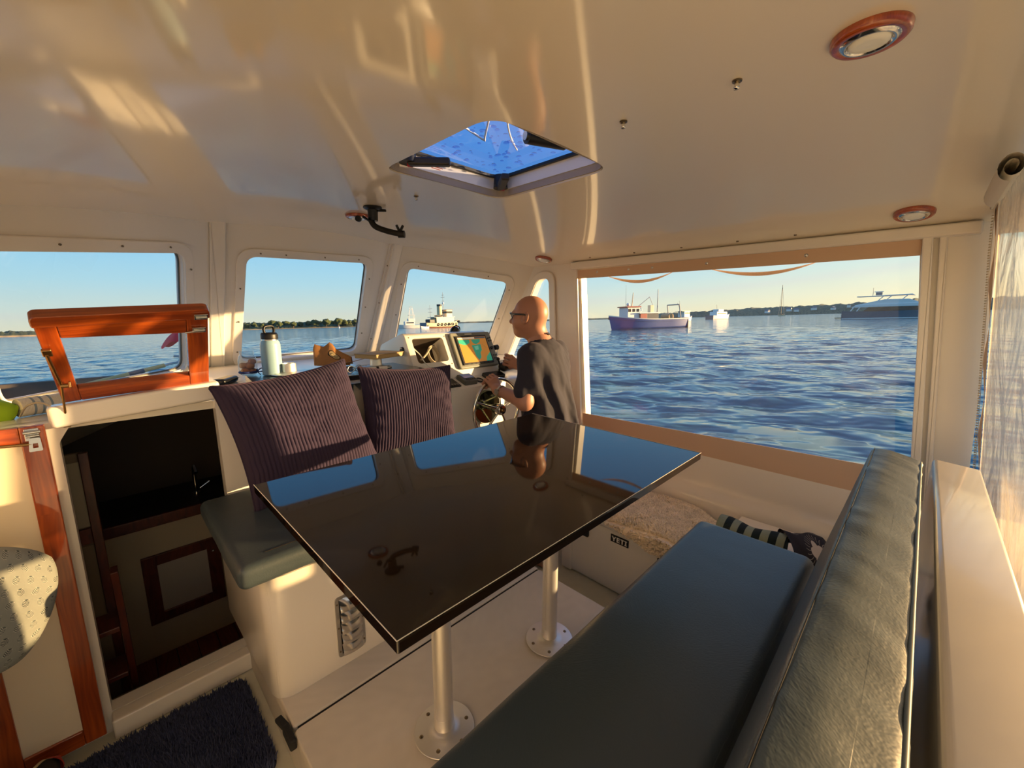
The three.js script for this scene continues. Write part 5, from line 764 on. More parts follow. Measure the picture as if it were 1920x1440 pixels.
// ================================================================ the helmsman
{
  const person = thing('person', 'bald man in a dark T-shirt and sunglasses, steering with his left hand on the wheel', 'person', [1.83, -0.28, -1.53]);
  const base = person.position.clone();
  const smin = (a, b, k) => { const h = Math.max(k - Math.abs(a - b), 0) / k; return Math.min(a, b) - h * h * k * 0.25; };
  const cap = (p, a, b, ra, rb) => { const bx = b.x - a.x, by = b.y - a.y, bz = b.z - a.z, px = p.x - a.x, py = p.y - a.y, pz = p.z - a.z; const t = Math.min(1, Math.max(0, (px * bx + py * by + pz * bz) / (bx * bx + by * by + bz * bz + 1e-9))); return Math.hypot(px - bx * t, py - by * t, pz - bz * t) - (ra + (rb - ra) * t); };
  const ell = (x, y, z, a, b, c) => { const k = Math.hypot(x / a, y / b, z / c), k2 = Math.hypot(x / (a * a), y / (b * b), z / (c * c)); return k2 > 1e-9 ? k * (k - 1) / k2 : -Math.min(a, b, c); };
  function skin(center, half, res, f) {                     // mesh of f = 0 by marching cubes, smooth normals from the field
    const mc = new MarchingCubes(res, new THREE.MeshBasicMaterial(), false, false, 400000); mc.isolation = 0; const p = V(); const n = mc.size, h = mc.halfsize;
    for (let k = 0; k < n; k++) for (let j = 0; j < n; j++) for (let i = 0; i < n; i++) { p.set(center.x + (i - h) / h * half, center.y + (j - h) / h * half, center.z + (k - h) / h * half); mc.field[i + j * n + k * n * n] = -f(p); }
    mc.update(); const c = mc.count ?? mc.geometry.drawRange.count, src = mc.positionArray, pos = new Float32Array(c * 3);
    for (let i = 0; i < c; i++) for (let a = 0; a < 3; a++) pos[3 * i + a] = src[3 * i + a] * half + center.getComponent(a) - base.getComponent(a);
    let g = new THREE.BufferGeometry(); g.setAttribute('position', new THREE.BufferAttribute(pos, 3)); g = mergeVertices(g, 1e-5);
    const P = g.attributes.position, N = new Float32Array(P.count * 3), e = half / h * 0.6, q = V(), w = V();
    for (let i = 0; i < P.count; i++) { q.fromBufferAttribute(P, i).add(base); const d = ['x', 'y', 'z'].map((a) => { w.copy(q); w[a] += e; const u = f(w); w[a] -= 2 * e; return u - f(w); }), L = Math.hypot(...d) || 1; N[3 * i] = d[0] / L; N[3 * i + 1] = d[1] / L; N[3 * i + 2] = d[2] / L; }
    g.setAttribute('normal', new THREE.BufferAttribute(N, 3)); g.computeBoundingBox(); return g;
  }
  const lft = V(-0.966, 0, 0.26), fwd = V(-0.26, 0, -0.966), add = (p, a, l = 0, u = 0) => p.clone().addScaledVector(fwd, a).addScaledVector(lft, l).add(V(0, u, 0));
  const S = V(1.82, 0.985, -1.56), chest = V(1.832, 0.86, -1.555), waist = V(1.85, 0.67, -1.53), pelvis = V(1.85, 0.50, -1.525), neckB = V(1.80, 1.045, -1.575), headC = V(1.765, 1.185, -1.62);
  const shL = add(S, 0, 0.165, -0.012), shR = add(S, 0, -0.165, -0.012), elL = V(1.615, 0.722, -1.515), wrL = V(1.628, 0.757, -1.75), elR = V(2.04, 0.76, -1.70), wrR = V(1.965, 0.865, -1.925);
  const hipL = add(pelvis, 0, 0.085, -0.02), hipR = add(pelvis, 0, -0.085, -0.02), knL = V(1.755, 0.13, -1.50), anL = V(1.705, -0.205, -1.43), knR = V(1.96, 0.13, -1.62), anR = V(1.955, -0.205, -1.57);
  const torso = (p, g = 0) => {
    let d = cap(p, add(chest, 0, 0.07), add(chest, 0, -0.07), 0.112 + g, 0.112 + g); d = smin(d, cap(p, add(waist, 0.02, 0.045), add(waist, 0.02, -0.045), 0.122 + g, 0.122 + g), 0.12); d = smin(d, cap(p, add(pelvis, 0, 0.06), add(pelvis, 0, -0.06), 0.115 + g, 0.115 + g), 0.1);
    d = smin(d, cap(p, add(S, 0, 0.13, -0.015), add(S, 0, -0.13, -0.015), 0.058 + g, 0.058 + g), 0.09); return smin(d, cap(p, add(S, 0, 0, 0.0), neckB, 0.085 + g, 0.062 + g), 0.06);
  };
  const armL = (p, g = 0) => smin(cap(p, shL, elL, 0.056 + g, 0.044 + g), cap(p, elL, wrL, 0.046 + g, 0.029 + g), 0.03), armR = (p, g = 0) => smin(cap(p, shR, elR, 0.056 + g, 0.044 + g), cap(p, elR, wrR, 0.044 + g, 0.028 + g), 0.03);
  const foot = (p, an) => smin(cap(p, an.clone().setY(-0.245), add(an, 0.15, 0, 0).setY(-0.255), 0.036, 0.024), cap(p, an, add(an, -0.03, 0, 0).setY(-0.25), 0.036, 0.03), 0.03);
  const legs = (p) => { const a = smin(cap(p, hipL, knL, 0.088, 0.056), cap(p, knL, anL, 0.056, 0.036), 0.05), b = smin(cap(p, hipR, knR, 0.088, 0.056), cap(p, knR, anR, 0.056, 0.036), 0.05); return Math.min(smin(a, foot(p, anL), 0.03), smin(b, foot(p, anR), 0.03)); };
  const head = (p) => {
    const d0 = p.clone().sub(headC), hf = V(-0.292, 0.0, -0.956), hl = V(-0.956, 0, 0.292); const f = d0.dot(hf), l = d0.dot(hl), u = d0.y, al = Math.abs(l);
    let d = ell(l, u - 0.022, f + 0.008, 0.079, 0.096, 0.102); d = smin(d, ell(l, u + 0.045, f - 0.026, 0.062, 0.066, 0.072), 0.05); d = smin(d, ell(l, u + 0.092, f - 0.066, 0.026, 0.024, 0.026), 0.045);
    d = smin(d, ell(l, u - 0.022, f - 0.082, 0.055, 0.014, 0.02), 0.02);                                                       // brow
    d = smin(d, cap(V(l, u, f), V(0, 0.008, 0.096), V(0, -0.028, 0.118), 0.009, 0.0145), 0.014);                                // nose
    d = smin(d, ell(l, u + 0.058, f - 0.094, 0.024, 0.007, 0.012), 0.01); d = Math.max(d, -(ell(l, u + 0.0625, f - 0.104, 0.022, 0.0016, 0.008)));     // lips and mouth line
    d = smin(d, ell(al - 0.06, u + 0.03, f - 0.05, 0.022, 0.03, 0.03), 0.03);                                                   // cheeks
    const eu = u + 0.006, ef = f + 0.012, ear = ell(al - 0.083, eu, ef + (eu * 0.25), 0.011, 0.034, 0.021); d = smin(d, Math.max(ear, -ell(al - 0.093, eu - 0.002, ef - 0.003, 0.008, 0.021, 0.011)), 0.008);
    return smin(d, cap(p, headC.clone().add(V(0.012, -0.05, 0.012)), neckB.clone().add(V(0.012, -0.03, 0.012)), 0.06, 0.066), 0.04);
  };
  const finger = (p, pts, r0, r1) => { let d = 1; for (let i = 0; i < pts.length - 1; i++) d = smin(d, cap(p, pts[i], pts[i + 1], r0 + (r1 - r0) * i / (pts.length - 1), r0 + (r1 - r0) * (i + 1) / (pts.length - 1)), 0.004); return d; };
  function handField(B, d, a, n, wrist, loose) {            // fingers closed round a bar at B along d; a points from wrist to bar, n out of the back of the hand
    const at2 = (o, ph, rho) => B.clone().addScaledVector(d, o).addScaledVector(a, rho * Math.cos(R(ph))).addScaledVector(n, rho * Math.sin(R(ph)));
    const F = [-0.033, -0.011, 0.011, 0.032].map((o, i) => { const k = [0.95, 1.05, 1.0, 0.86][i], q = loose; return [at2(o, 148, 0.040 * k), at2(o, 78, 0.031 * k + q), at2(o, -2, 0.0245 + q), at2(o * 0.96, -78, 0.0235 + q), at2(o * 0.94, -125 + (i === 3 ? 12 : 0), 0.0235 + q)]; });
    const T = [B.clone().addScaledVector(d, -0.034).addScaledVector(a, -0.045).addScaledVector(n, -0.006), at2(-0.046, 225, 0.030), at2(-0.040, 275, 0.0255 + loose), at2(-0.026, 315, 0.025 + loose)];
    const kn = F.map((q) => q[0]);
    return (p) => { let dd = 1; for (let i = 0; i < 4; i++) dd = smin(dd, cap(p, wrist.clone().addScaledVector(d, [-0.014, -0.005, 0.005, 0.013][i]), kn[i], 0.0165, 0.0115), 0.016); let f = 1; F.forEach((q) => { f = Math.min(f, finger(p, q, 0.0098, 0.0076)); }); dd = smin(dd, f, 0.006); dd = smin(dd, finger(p, T, 0.0125, 0.0088), 0.010); return dd; };
  }
  const BL = V(1.651, 0.7895, -1.848), BR = V(1.945, 0.888, -1.985);
  const hL = handField(BL, V(-0.94, -0.342, 0), V(0.05, 0.12, -0.99).normalize(), V(0, 1, 0.1).normalize(), wrL, 0), hR = handField(BR, V(0.25, 0.95, 0.1).normalize(), V(-0.35, 0.2, -0.92).normalize(), V(-0.92, 0.22, 0.33).normalize(), wrR, 0.002);
  const body = (p) => { let d = torso(p, -0.012); d = smin(d, armL(p), 0.03); d = smin(d, armR(p), 0.03); d = smin(d, legs(p), 0.03); return smin(d, cap(p, neckB.clone().add(V(0.01, -0.02, 0.01)), headC.clone().add(V(0.012, -0.06, 0.012)), 0.064, 0.056), 0.04); };
  const sk = phys(0xb37f66, { roughness: 0.46, sheen: 0.2, sheenRoughness: 0.5, bumpMap: fineBump, bumpScale: 0.0003 });
  const bodyG = skin(V(1.84, 0.50, -1.62), 0.86, 124, body), headG = skin(headC.clone().add(V(0.01, -0.02, 0.01)), 0.165, 96, head), lh = skin(BL.clone().add(V(-0.01, -0.02, 0.05)), 0.105, 76, (p) => smin(hL(p), cap(p, elL, wrL, 0.046, 0.029), 0.02)), rh = skin(BR.clone().add(V(0.008, -0.01, 0.03)), 0.105, 76, (p) => smin(hR(p), cap(p, elR, wrR, 0.044, 0.028), 0.02));
  mesh('body', [bodyG, headG, lh, rh].map((g) => { const k = g.toNonIndexed(); return k; }), sk, person);
  // clothing
  const fold = (p) => { const q = 0.015 * fbm(p.x * 9 + p.y * 2.5, p.y * 2.6, p.z * 9 - p.y * 2, 3) + 0.013 * Math.sin(p.x * 46 + p.z * 30 + p.y * 13 + 5 * fbm(p.x * 4, p.y * 3, p.z * 4, 2)) * Math.max(0, Math.min(1, (0.98 - p.y) * 3)); return q; };
  const shirt = (p) => {
    let d = torso(p, 0.012 + 0.012 * Math.max(0, Math.min(1, (0.72 - p.y) * 6))); const sl = cap(p, shL, shL.clone().lerp(elL, 0.72), 0.068, 0.064), sr = cap(p, shR, shR.clone().lerp(elR, 0.68), 0.068, 0.064); d = smin(d, sl, 0.04); d = smin(d, sr, 0.04); d += fold(p);
    d = Math.max(d, 0.535 + 0.012 * Math.sin(p.x * 18) - p.y);                                                                  // hem
    const nd = p.clone().sub(V(1.795, 1.052, -1.58)); d = Math.max(d, -(ell(nd.x, nd.y - 0.012, nd.z, 0.083, 0.034, 0.083)));   // neckline
    return Math.max(d, -(cap(p, V(1.79, 1.05, -1.58), V(1.765, 1.2, -1.62), 0.07, 0.07)));
  };
  mesh('t_shirt', skin(V(1.83, 0.80, -1.57), 0.34, 108, shirt), phys(0x2a2731, { roughness: 0.9, sheen: 0.5, sheenRoughness: 0.6, sheenColor: new THREE.Color().setRGB(0.22, 0.16, 0.16), bumpMap: fineBump, bumpScale: 0.0004, side: THREE.DoubleSide }), person);
  const shorts = (p) => { let d = cap(p, add(pelvis, 0, 0.06, 0.02), add(pelvis, 0, -0.06, 0.02), 0.126, 0.126); d = Math.min(smin(d, cap(p, hipL, hipL.clone().lerp(knL, 0.85), 0.104, 0.092), 0.06), smin(d, cap(p, hipR, hipR.clone().lerp(knR, 0.85), 0.104, 0.092), 0.06)); d += 0.006 * fbm(p.x * 10, p.y * 4, p.z * 10, 2); return Math.max(d, p.y - 0.60, 0.17 - p.y); };
  mesh('shorts', skin(V(1.86, 0.36, -1.53), 0.30, 72, shorts), phys(0xb5502c, { roughness: 0.9, side: THREE.DoubleSide }), person);
  // sunglasses and watch
  const hf = V(-0.292, 0, -0.956), hl = V(-0.956, 0, 0.292), hp = (f, l, u) => headC.clone().addScaledVector(hf, f).addScaledVector(hl, l).add(V(0, u, 0)).sub(base);
  const gl = new THREE.Group(); gl.name = 'sunglasses'; person.add(gl); const gm = phys(0x0c0b0c, { roughness: 0.15, clearcoat: 1 });
  for (const sd of [-1, 1]) { mesh('temple', tube([hp(0.088, 0.068 * sd, 0.014), hp(0.05, 0.0835 * sd, 0.015), hp(0, 0.0895 * sd, 0.013), hp(-0.028, 0.087 * sd, 0.008)], 0.005, 30), gm, gl); mesh('lens', gridGeo(14, 8, (s, q) => { const l = (0.012 + 0.056 * s) * sd, u = 0.02 - 0.042 * q * (1 - 0.35 * s * s) ; return hp(0.112 - 5.2 * l * l - 0.006 * q, l, u); }), Object.assign(gm.clone(), { side: THREE.DoubleSide }), gl); mesh('brow_bar', tube([hp(0.113, 0.008 * sd, 0.02), hp(0.108, 0.035 * sd, 0.024), hp(0.09, 0.068 * sd, 0.018)], 0.004, 20), gm, gl); }
  mesh('bridge', tube([hp(0.112, -0.012, 0.018), hp(0.115, 0, 0.019), hp(0.112, 0.012, 0.018)], 0.003, 10), gm, gl);
  const wd = wrL.clone().sub(elL).normalize(), wc = wrL.clone().addScaledVector(wd, -0.035).sub(base); const wt = new THREE.Group(); wt.name = 'wristwatch'; person.add(wt); wt.position.copy(wc); wt.quaternion.setFromUnitVectors(V(0, 0, 1), wd);
  mesh('watch_band', new THREE.TorusGeometry(0.0345, 0.0042, 8, 40).scale(1, 1, 2.0), M.steel, wt); mesh('watch_case', at(cyl(0.017, 0.018, 0.01, 24), -0.03, 0.02, 0, 0, 0, 0.98), M.steel, wt);
}
// ================================================================ small things
{ // spare table leaf lying upside down on the dash shelf
  const t = thing('table_leaf', 'black table leaf lying upside down on the dash shelf, two aluminium sockets up', 'table leaf', [0.892, 0.872, -2.204], null, -0.11);
  const g = extrude(roundPath([[-0.414, -0.19], [0.414, -0.19], [0.414, 0.19], [-0.414, 0.19]], 0.006), 0.026, 0.002); g.rotateX(-Math.PI / 2); g.translate(0, 0.0015, 0); mesh('leaf', uvBox(g), phys(0x15120f, { roughness: 0.28, clearcoat: 0.6, clearcoatRoughness: 0.12 }), t);
  for (const [x, z] of [[-0.232, -0.05], [0.207, -0.02]]) { const s = new THREE.Group(); s.name = 'leg_socket'; s.position.set(x, 0.0275, z); t.add(s); mesh('socket_flange', lathe([[0, 0], [0.086, 0], [0.087, 0.003], [0.085, 0.006], [0.05, 0.009], [0.036, 0.013], [0.034, 0.014]], 56), M.alu, s); mesh('socket_cup', lathe([[0.034, 0.01], [0.032, 0.054], [0.0285, 0.055], [0.028, 0.012], [0, 0.012]], 48), M.alu, s); for (let k = 0; k < 5; k++) { const a = k * 1.257 + 0.4; mesh('screw', lathe([[0, 0.0085], [0.005, 0.008], [0.006, 0.006]], 12).translate(0.068 * Math.cos(a), 0, 0.068 * Math.sin(a)), M.screw, s); } }
}
{
  const b = thing('water_bottle', 'pale blue insulated bottle with a black handled lid', 'bottle', [0.60, 0.9005, -2.315]); const blue = phys(0x8fb2c2, { roughness: 0.42, clearcoat: 0.3, clearcoatRoughness: 0.3 });
  mesh('bottle_body', lathe([[0, 0], [0.043, 0], [0.0455, 0.004], [0.0455, 0.145], [0.043, 0.16], [0.0365, 0.172], [0.036, 0.174]], 48), blue, b); mesh('steel_neck', lathe([[0.0365, 0.172], [0.0365, 0.18], [0.034, 0.18]], 40), M.steel, b); mesh('lid', lathe([[0.0375, 0.179], [0.0385, 0.182], [0.0385, 0.2], [0.034, 0.21], [0, 0.213]], 40), M.black, b);
  mesh('carry_loop', tube([[-0.022, 0.205, 0.012], [-0.025, 0.23, 0.012], [-0.018, 0.24, 0.008], [0.006, 0.243, 0], [0.02, 0.24, -0.006], [0.026, 0.225, -0.012], [0.024, 0.203, -0.014]], 0.0065, 40, 10), M.black, b);
}
{
  const j = thing('glass_jar', 'clear glass jar of orange-brown cookies with a blue ribbon', 'jar', [0.508, 0.9, -2.38]);
  mesh('glass', lathe([[0, 0.002], [0.03, 0.002], [0.036, 0.006], [0.041, 0.03], [0.041, 0.075], [0.036, 0.095], [0.030, 0.103], [0.031, 0.107], [0.030, 0.112], [0.031, 0.117], [0.030, 0.122]], 44), phys(0xf4f8f8, { roughness: 0.36, transmission: 1, thickness: 0, ior: 1.5, side: THREE.DoubleSide }), j);
  const ck = phys(0xb06a34, { roughness: 0.85, bumpMap: fineBump, bumpScale: 0.002 });
  for (const [x, y, z, r] of [[-0.016, 0.022, 0.008, 0.019], [0.017, 0.02, 0.006, 0.018], [0, 0.02, -0.018, 0.018], [-0.018, 0.048, -0.006, 0.018], [0.014, 0.05, -0.012, 0.019], [0.006, 0.046, 0.018, 0.018], [0.018, 0.068, 0.008, 0.017]]) mesh('cookie', at(softBox(r * 2, r * 1.5, r * 1.7, r * 0.7, [8, 8, 8], (p) => 0.003 * fbm(p.x * 70, p.y * 70, p.z * 70, 2)), x, y, z, x * 20, z * 30), ck, j);
  const rb = std(0x23306a, 0.6); mesh('ribbon', at(new THREE.TorusGeometry(0.0395, 0.0035, 8, 40).scale(1, 1, 1.6), 0, 0.016, 0, Math.PI / 2), rb, j); for (const s of [-1, 1]) mesh('ribbon_bow', tube([[0.03, 0.016, 0.028], [0.04 + 0.012 * s, 0.032, 0.036 - 0.012 * s], [0.05 + 0.02 * s, 0.02, 0.04 - 0.02 * s], [0.032, 0.014, 0.03]], 0.0028, 24), rb, j); for (const s of [-1, 1]) mesh('ribbon_tail', tube([[0.032, 0.016, 0.03], [0.045 + 0.012 * s, 0.014, 0.04], [0.058 + 0.016 * s, 0.001, 0.042]], 0.002, 16), rb, j);
}
{
  const cv = document.createElement('canvas'); cv.width = cv.height = 256; const x = cv.getContext('2d'); x.fillStyle = '#b07a48'; x.fillRect(0, 0, 256, 256); x.globalAlpha = 0.25; for (let i = 0; i < 60; i++) { x.strokeStyle = i % 2 ? '#8a5a30' : '#cf9a64'; x.lineWidth = 2; x.beginPath(); const a = (i * 53) % 256, b = (i * 97) % 256; x.moveTo(a, b); x.lineTo(a + 40 - (i * 31) % 80, b + 40 - (i * 17) % 80); x.stroke(); } x.globalAlpha = 1;
  x.strokeStyle = '#1c1a16'; x.lineWidth = 7; x.beginPath(); x.arc(140, 120, 42, 0, 6.3); x.stroke(); x.fillStyle = '#c9b184'; x.beginPath(); x.arc(140, 120, 36, 0, 6.3); x.fill(); x.strokeStyle = '#4a4a2c'; x.lineWidth = 6; x.beginPath(); x.moveTo(112, 132); x.quadraticCurveTo(126, 92, 140, 122); x.quadraticCurveTo(152, 140, 168, 106); x.stroke(); x.lineWidth = 4; x.beginPath(); x.moveTo(116, 142); x.lineTo(164, 142); x.stroke();
  const tx = new THREE.CanvasTexture(cv); tx.colorSpace = THREE.SRGBColorSpace; const paper = phys(0xffffff, { map: tx, roughness: 0.9, side: THREE.DoubleSide });
  const b = thing('paper_bag', 'crumpled brown paper bag with a round dark-ringed logo', 'paper bag', [0.955, 0.903, -2.47], null, -0.62);
  const top = (s) => 0.125 - 0.02 * Math.sin(s * 4) + 0.03 * Math.max(0, 1 - Math.abs(s - 0.42) * 6) - 0.10 * Math.max(0, s - 0.5) * 1.9; const cr = (s, q, k) => 0.006 * fbm(s * 5 + k, q * 5, k, 3);
  mesh('front_sheet', gridGeo(24, 18, (s, q) => V(-0.085 + 0.2 * s, q * top(s), 0.028 - 0.02 * q + cr(s, q, 1) + 0.02 * s * (1 - q))), paper, b); mesh('back_sheet', gridGeo(24, 18, (s, q) => V(-0.085 + 0.2 * s, q * top(s) * 0.94, -0.03 + 0.02 * q + cr(s, q, 5))), paper, b); mesh('folded_side', gridGeo(12, 18, (s, q) => V(-0.085 - 0.012 * Math.sin(Math.PI * s), q * top(0) * (0.97 - 0.2 * Math.sin(Math.PI * s)), 0.028 - 0.058 * s + cr(s, q, 8) - 0.02 * q * (1 - 2 * s))), paper, b);
  mesh('loose_sheet', gridGeo(20, 10, (s, q) => V(-0.06 + 0.26 * s, 0.004 + 0.035 * s * s + cr(s, q, 3), 0.03 + 0.05 * q)), paper, b);
}
{
  const f = thing('flat_tan_box', 'flat tan case resting on the right-hand aluminium socket', 'case', [1.135, 0.9555, -2.215], null, 0.35); mesh('case_body', rboxAt(-0.115, 0.115, 0, 0.022, -0.08, 0.08, 0.004), phys(0xb79a68, { roughness: 0.55 }), f); mesh('case_lid_edge', rboxAt(-0.117, 0.117, 0.0195, 0.0265, -0.082, 0.082, 0.003), phys(0xa88a5a, { roughness: 0.5 }), f);
  const n = thing('dark_notebook', 'thin dark notebook on the table leaf before the eyeglasses', 'notebook', [0.80, 0.9005, -2.12], null, 0.25); mesh('cover', rboxAt(-0.075, 0.075, 0, 0.012, -0.05, 0.05, 0.003), std(0x1b1c20, 0.4), n); mesh('pages', rboxAt(-0.072, 0.0755, 0.003, 0.009, -0.048, 0.0505, 0.001), M.white, n);
  const e = thing('eyeglasses', 'folded wire eyeglasses on the table leaf', 'glasses', [0.925, 0.9005, -2.09], null, 0.4); for (const s of [-1, 1]) { mesh('lens_rim', at(new THREE.TorusGeometry(0.02, 0.0018, 8, 30).scale(1.15, 0.85, 1), s * 0.027, 0.019, 0), M.steel, e); mesh('temple', tube([[s * 0.05, 0.022, 0], [s * 0.052, 0.018, -0.02], [-s * 0.03, 0.004, -0.02 - 0.006 * (s + 1)]], 0.0016, 16), M.black, e); } mesh('bridge', tube([[-0.006, 0.024, 0], [0, 0.028, 0], [0.006, 0.024, 0]], 0.0015, 10), M.steel, e);
  const r = thing('rolled_paper', 'short white paper roll beside the eyeglasses', 'paper', [1.02, 0.9125, -2.055], null, -0.1); mesh('roll', at(cyl(0.0115, 0.0115, 0.13, 20), 0, 0, 0, 0, 0, Math.PI / 2), std(0xe8ded0, 0.7), r); mesh('dark_band', at(cyl(0.0122, 0.0122, 0.014, 20), 0.012, 0, 0, 0, 0, Math.PI / 2), M.black, r);
  const p = thing('glasses_case', 'small black case on the cream shelf by the companionway hatch', 'case', [0.405, 0.872, -2.36], null, 0.95); mesh('case_shell', softBox(0.14, 0.03, 0.06, 0.014, [16, 8, 10]).translate(0, 0.0155, 0), phys(0x101010, { roughness: 0.3 }), p); mesh('case_seam', at(rbox(0.1402, 0.0015, 0.0602, 0.0005), 0, 0.0165, 0), M.darkgap, p);
}
{ // cushion leaning in from the port side, shelf under it
  structure(mesh('trim_13', uvBox(rboxAt(-0.43, -0.315, 0.24, 0.285, -1.80, -1.25, 0.006)), M.gel), 'narrow cream ledge along the port side', 'ledge');
  const cv = document.createElement('canvas'); cv.width = cv.height = 512; const x = cv.getContext('2d'); x.fillStyle = '#7f8686'; x.fillRect(0, 0, 512, 512); for (let j = 0; j < 11; j++) for (let i = 0; i < 11; i++) { x.save(); x.translate(24 + i * 47 + (j % 2) * 23, 24 + j * 47); x.rotate(((i * 7 + j * 5) % 9 - 4) * 0.12); x.fillStyle = (i * 3 + j) % 4 ? '#4d585d' : '#3b454b'; x.beginPath(); x.ellipse(0, 0, 10, 17, 0, 0, 6.3); x.fill(); x.strokeStyle = '#aeb2ae'; x.lineWidth = 2; for (let k = -2; k < 3; k++) { x.beginPath(); x.moveTo(0, k * 6 + 4); x.lineTo(9, k * 6 - 2); x.moveTo(0, k * 6 + 4); x.lineTo(-9, k * 6 - 2); x.stroke(); } x.restore(); }
  const tx = new THREE.CanvasTexture(cv); tx.colorSpace = THREE.SRGBColorSpace; tx.wrapS = tx.wrapT = THREE.RepeatWrapping;
  const c = thing('leaf_print_cushion', 'grey leaf-print cushion leaning in at the left edge before the door', 'cushion', [-0.325, 0.455, -1.62]); c.rotation.set(R(-8), R(14), R(-22), 'YXZ');
  const sd = (sg) => gridGeo(50, 50, (s, q) => { const u0 = 2 * s - 1, v0 = 2 * q - 1, u = u0 * Math.sqrt(1 - 0.44 * v0 * v0), v = v0 * Math.sqrt(1 - 0.44 * u0 * u0), d = Math.pow(Math.max(0, (1 - u0 ** 4) * (1 - v0 ** 4)), 0.5); return V(sg * 0.165 * u * (1 - 0.06 * (1 - v * v)), 0.18 * v * (1 - 0.07 * (1 - u * u)), sg * (0.055 * d + 0.008 * fbm(u * 3 + sg, v * 3, 2, 3) * d + 0.001)); });
  const m = phys(0xffffff, { map: tx, roughness: 0.9, bumpMap: fineBump, bumpScale: 0.001 }); mesh('front_cover', sd(1), m, c); mesh('back_cover', sd(-1), m, c);
}
{ // sneakers at the foot of the door
  const up = std(0x23231f, 0.85), red = std(0xb23b35, 0.8), sole = std(0xd2c196, 0.7);
  const shoe = (label, pos, rot) => { const t = thing('sneaker', label, 'shoe', pos, 'sneakers'); t.rotation.set(...rot, 'YXZ'); const w = (s) => 0.034 + 0.014 * Math.sin(Math.PI * Math.min(1, s * 1.15)) - (s > 0.86 ? (s - 0.86) * 0.16 : 0);
    mesh('sole', gridGeo(30, 16, (s, q) => { const a = q * 2 * Math.PI; return V(-0.13 + 0.26 * s, 0.0135 + 0.013 * Math.sin(a) + 0.01 * Math.max(0, s - 0.75), w(s) * Math.cos(a) * Math.min(1, 8 * Math.min(s, 1 - s) + 0.25)); }), sole, t);
    mesh('upper', gridGeo(30, 16, (s, q) => { const a = q * Math.PI, h = s < 0.45 ? 0.085 : 0.085 - 0.052 * Math.min(1, (s - 0.45) / 0.4); return V(-0.128 + 0.255 * s, 0.024 + h * Math.sin(a) * Math.min(1, 6 * Math.min(s + 0.08, 1 - s) + 0.12), w(s) * 0.94 * Math.cos(a) * Math.min(1, 8 * Math.min(s + 0.05, 1 - s) + 0.25)); }), Object.assign(up.clone(), { side: THREE.DoubleSide }), t);
    mesh('red_toe_cap', gridGeo(10, 14, (s, q) => { const a = q * Math.PI, k = 0.86 + 0.14 * s; return V(-0.126 + 0.256 * k, 0.026 + 0.036 * Math.sin(a) * Math.min(1, 7 * (1 - k) + 0.12), w(k) * Math.cos(a) * Math.min(1, 8 * (1 - k) + 0.25)); }), Object.assign(red.clone(), { side: THREE.DoubleSide }), t); mesh('red_heel', at(rbox(0.012, 0.05, 0.05, 0.006), -0.122, 0.06, 0), red, t);
    for (let k = 0; k < 4; k++) mesh('lace', tube([[-0.005 + k * 0.02, 0.092 - k * 0.012, -0.02], [0.0 + k * 0.02, 0.102 - k * 0.013, 0], [-0.005 + k * 0.02, 0.092 - k * 0.012, 0.02]], 0.0025, 10, 6), sole, t); return t; };
  shoe('dark sneaker with a cream sole tipped up against the door foot', [-0.345, -0.195, -1.70], [R(78), R(60), 0]); shoe('dark sneaker with red trim lying nearest the mat', [-0.36, -0.279, -1.40], [0, R(-95), 0]);
}
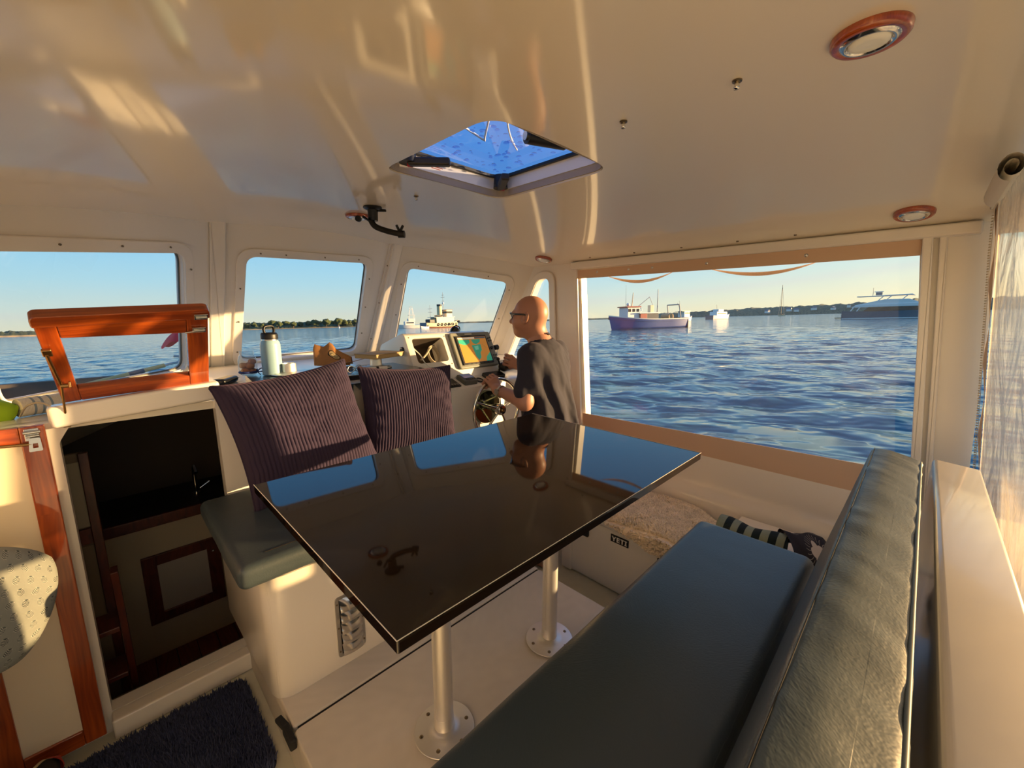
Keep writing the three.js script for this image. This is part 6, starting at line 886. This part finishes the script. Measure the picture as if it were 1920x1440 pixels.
{ // soft gear on the shelf behind the door
  const g = thing('lime_jacket', 'crumpled lime-green jacket at the left edge', 'jacket', [-0.315, 0.873, -2.08]); const lime = phys(0x9ac41c, { roughness: 0.7, side: THREE.DoubleSide }); const lump = (w, h, d, k) => softBox(w, h, d, Math.min(w, h, d) * 0.42, [16, 14, 14], (p) => 0.014 * fbm(p.x * 18 + k, p.y * 18, p.z * 18, 3));
  mesh('sleeve', at(lump(0.14, 0.075, 0.09, 1), 0.03, 0.04, 0.02, 0, 0.3, -0.55), lime, g); mesh('body_fold', at(lump(0.15, 0.085, 0.12, 4), -0.04, 0.055, -0.02, 0, 0.2, -0.1), phys(0xc4e01a, { roughness: 0.7 }), g);
  const r = thing('rolled_white_towel', 'rolled white towel with grey stripes beside the lime jacket', 'towel', [-0.165, 0.873, -2.09], null, 0.5); mesh('towel_roll', at(cyl(0.03, 0.03, 0.12, 28, 1), 0, 0.0305, 0, 0, 0, Math.PI / 2), phys(0xe6ddc8, { roughness: 0.95, bumpMap: fineBump, bumpScale: 0.002 }), r); for (const xx of [-0.03, -0.01, 0.012]) mesh('grey_stripe', at(cyl(0.0306, 0.0306, 0.006, 28), xx, 0.0305, 0, 0, 0, Math.PI / 2), std(0x8b9aa2, 0.9), r);
  const w = thing('grey_lead', 'thin grey lead looping over the companionway corner', 'cable', [0, 0, 0]); mesh('lead', tube([[-0.21, 0.885, -2.0], [-0.185, 0.925, -1.95], [-0.155, 0.935, -1.92], [-0.128, 0.915, -1.888], [-0.118, 0.88, -1.886]], 0.003, 40), std(0x8d8578, 0.5), w); mesh('lead_clip', at(rbox(0.012, 0.018, 0.008, 0.002), -0.122, 0.895, -1.886), M.steel, w);
}
{ // foredeck gear seen through the wooden hatch's glass
  const p = thing('covered_post', 'dark post under a bright red cover, outside the port pane', 'post', [0.372, 0.785, -3.3]); mesh('post', bar(V(0.006, 0.10, 0), V(0, 0.25, 0), 0.012), std(0x3a3640, 0.5), p); mesh('chrome_foot', bar(V(0.006, 0, 0), V(0.006, 0.10, 0), 0.007), M.chrome, p); mesh('red_cover', gridGeo(24, 14, (s, q) => { const a = s * 2 * Math.PI, r = 0.008 + 0.06 * q; return V(r * Math.cos(a) * 1.15 - 0.035 * q, 0.31 - 0.07 * q * q * (1 + 0.45 * Math.cos(a + 2.9)) + 0.01 * Math.sin(a * 4) * q, r * Math.sin(a) * 0.6); }), phys(0xf01830, { roughness: 0.6, side: THREE.DoubleSide }), p);
  const h = thing('boat_hook', 'wooden boat hook on the foredeck, outside the port pane', 'boat hook', [0, 0, 0]); const A = V(-0.16, 0.80, -3.22), B = V(0.33, 0.905, -3.28), L = (k) => A.clone().lerp(B, k), ash = phys(0xd8b06a, { roughness: 0.5 }); mesh('wooden_shaft', bar(L(0), L(0.52), 0.013), ash, h); mesh('wooden_shaft', bar(L(0.66), L(0.86), 0.012), ash, h); mesh('dark_ferrule', bar(L(0.52), L(0.66), 0.0135), std(0x4a4d55, 0.4), h); mesh('hook_end', tube([L(0.86), L(0.95), L(1), L(1).add(V(0.01, 0.03, 0)), L(0.96).add(V(0, 0.04, 0))], 0.007, 24), M.steel, h);
  const l = thing('deck_latch', 'black plastic latch on the edge of the dinette platform', 'latch', [0.2525, 0, -1.19]); mesh('latch_body', rboxAt(-0.012, 0.007, -0.03, 0.004, -0.02, 0.055, 0.005), M.rubber, l); mesh('latch_tab', at(rbox(0.02, 0.014, 0.045, 0.004), -0.008, 0.0, -0.032, 0, 0.18), M.rubber, l);
}
renderer.render(scene, camera);
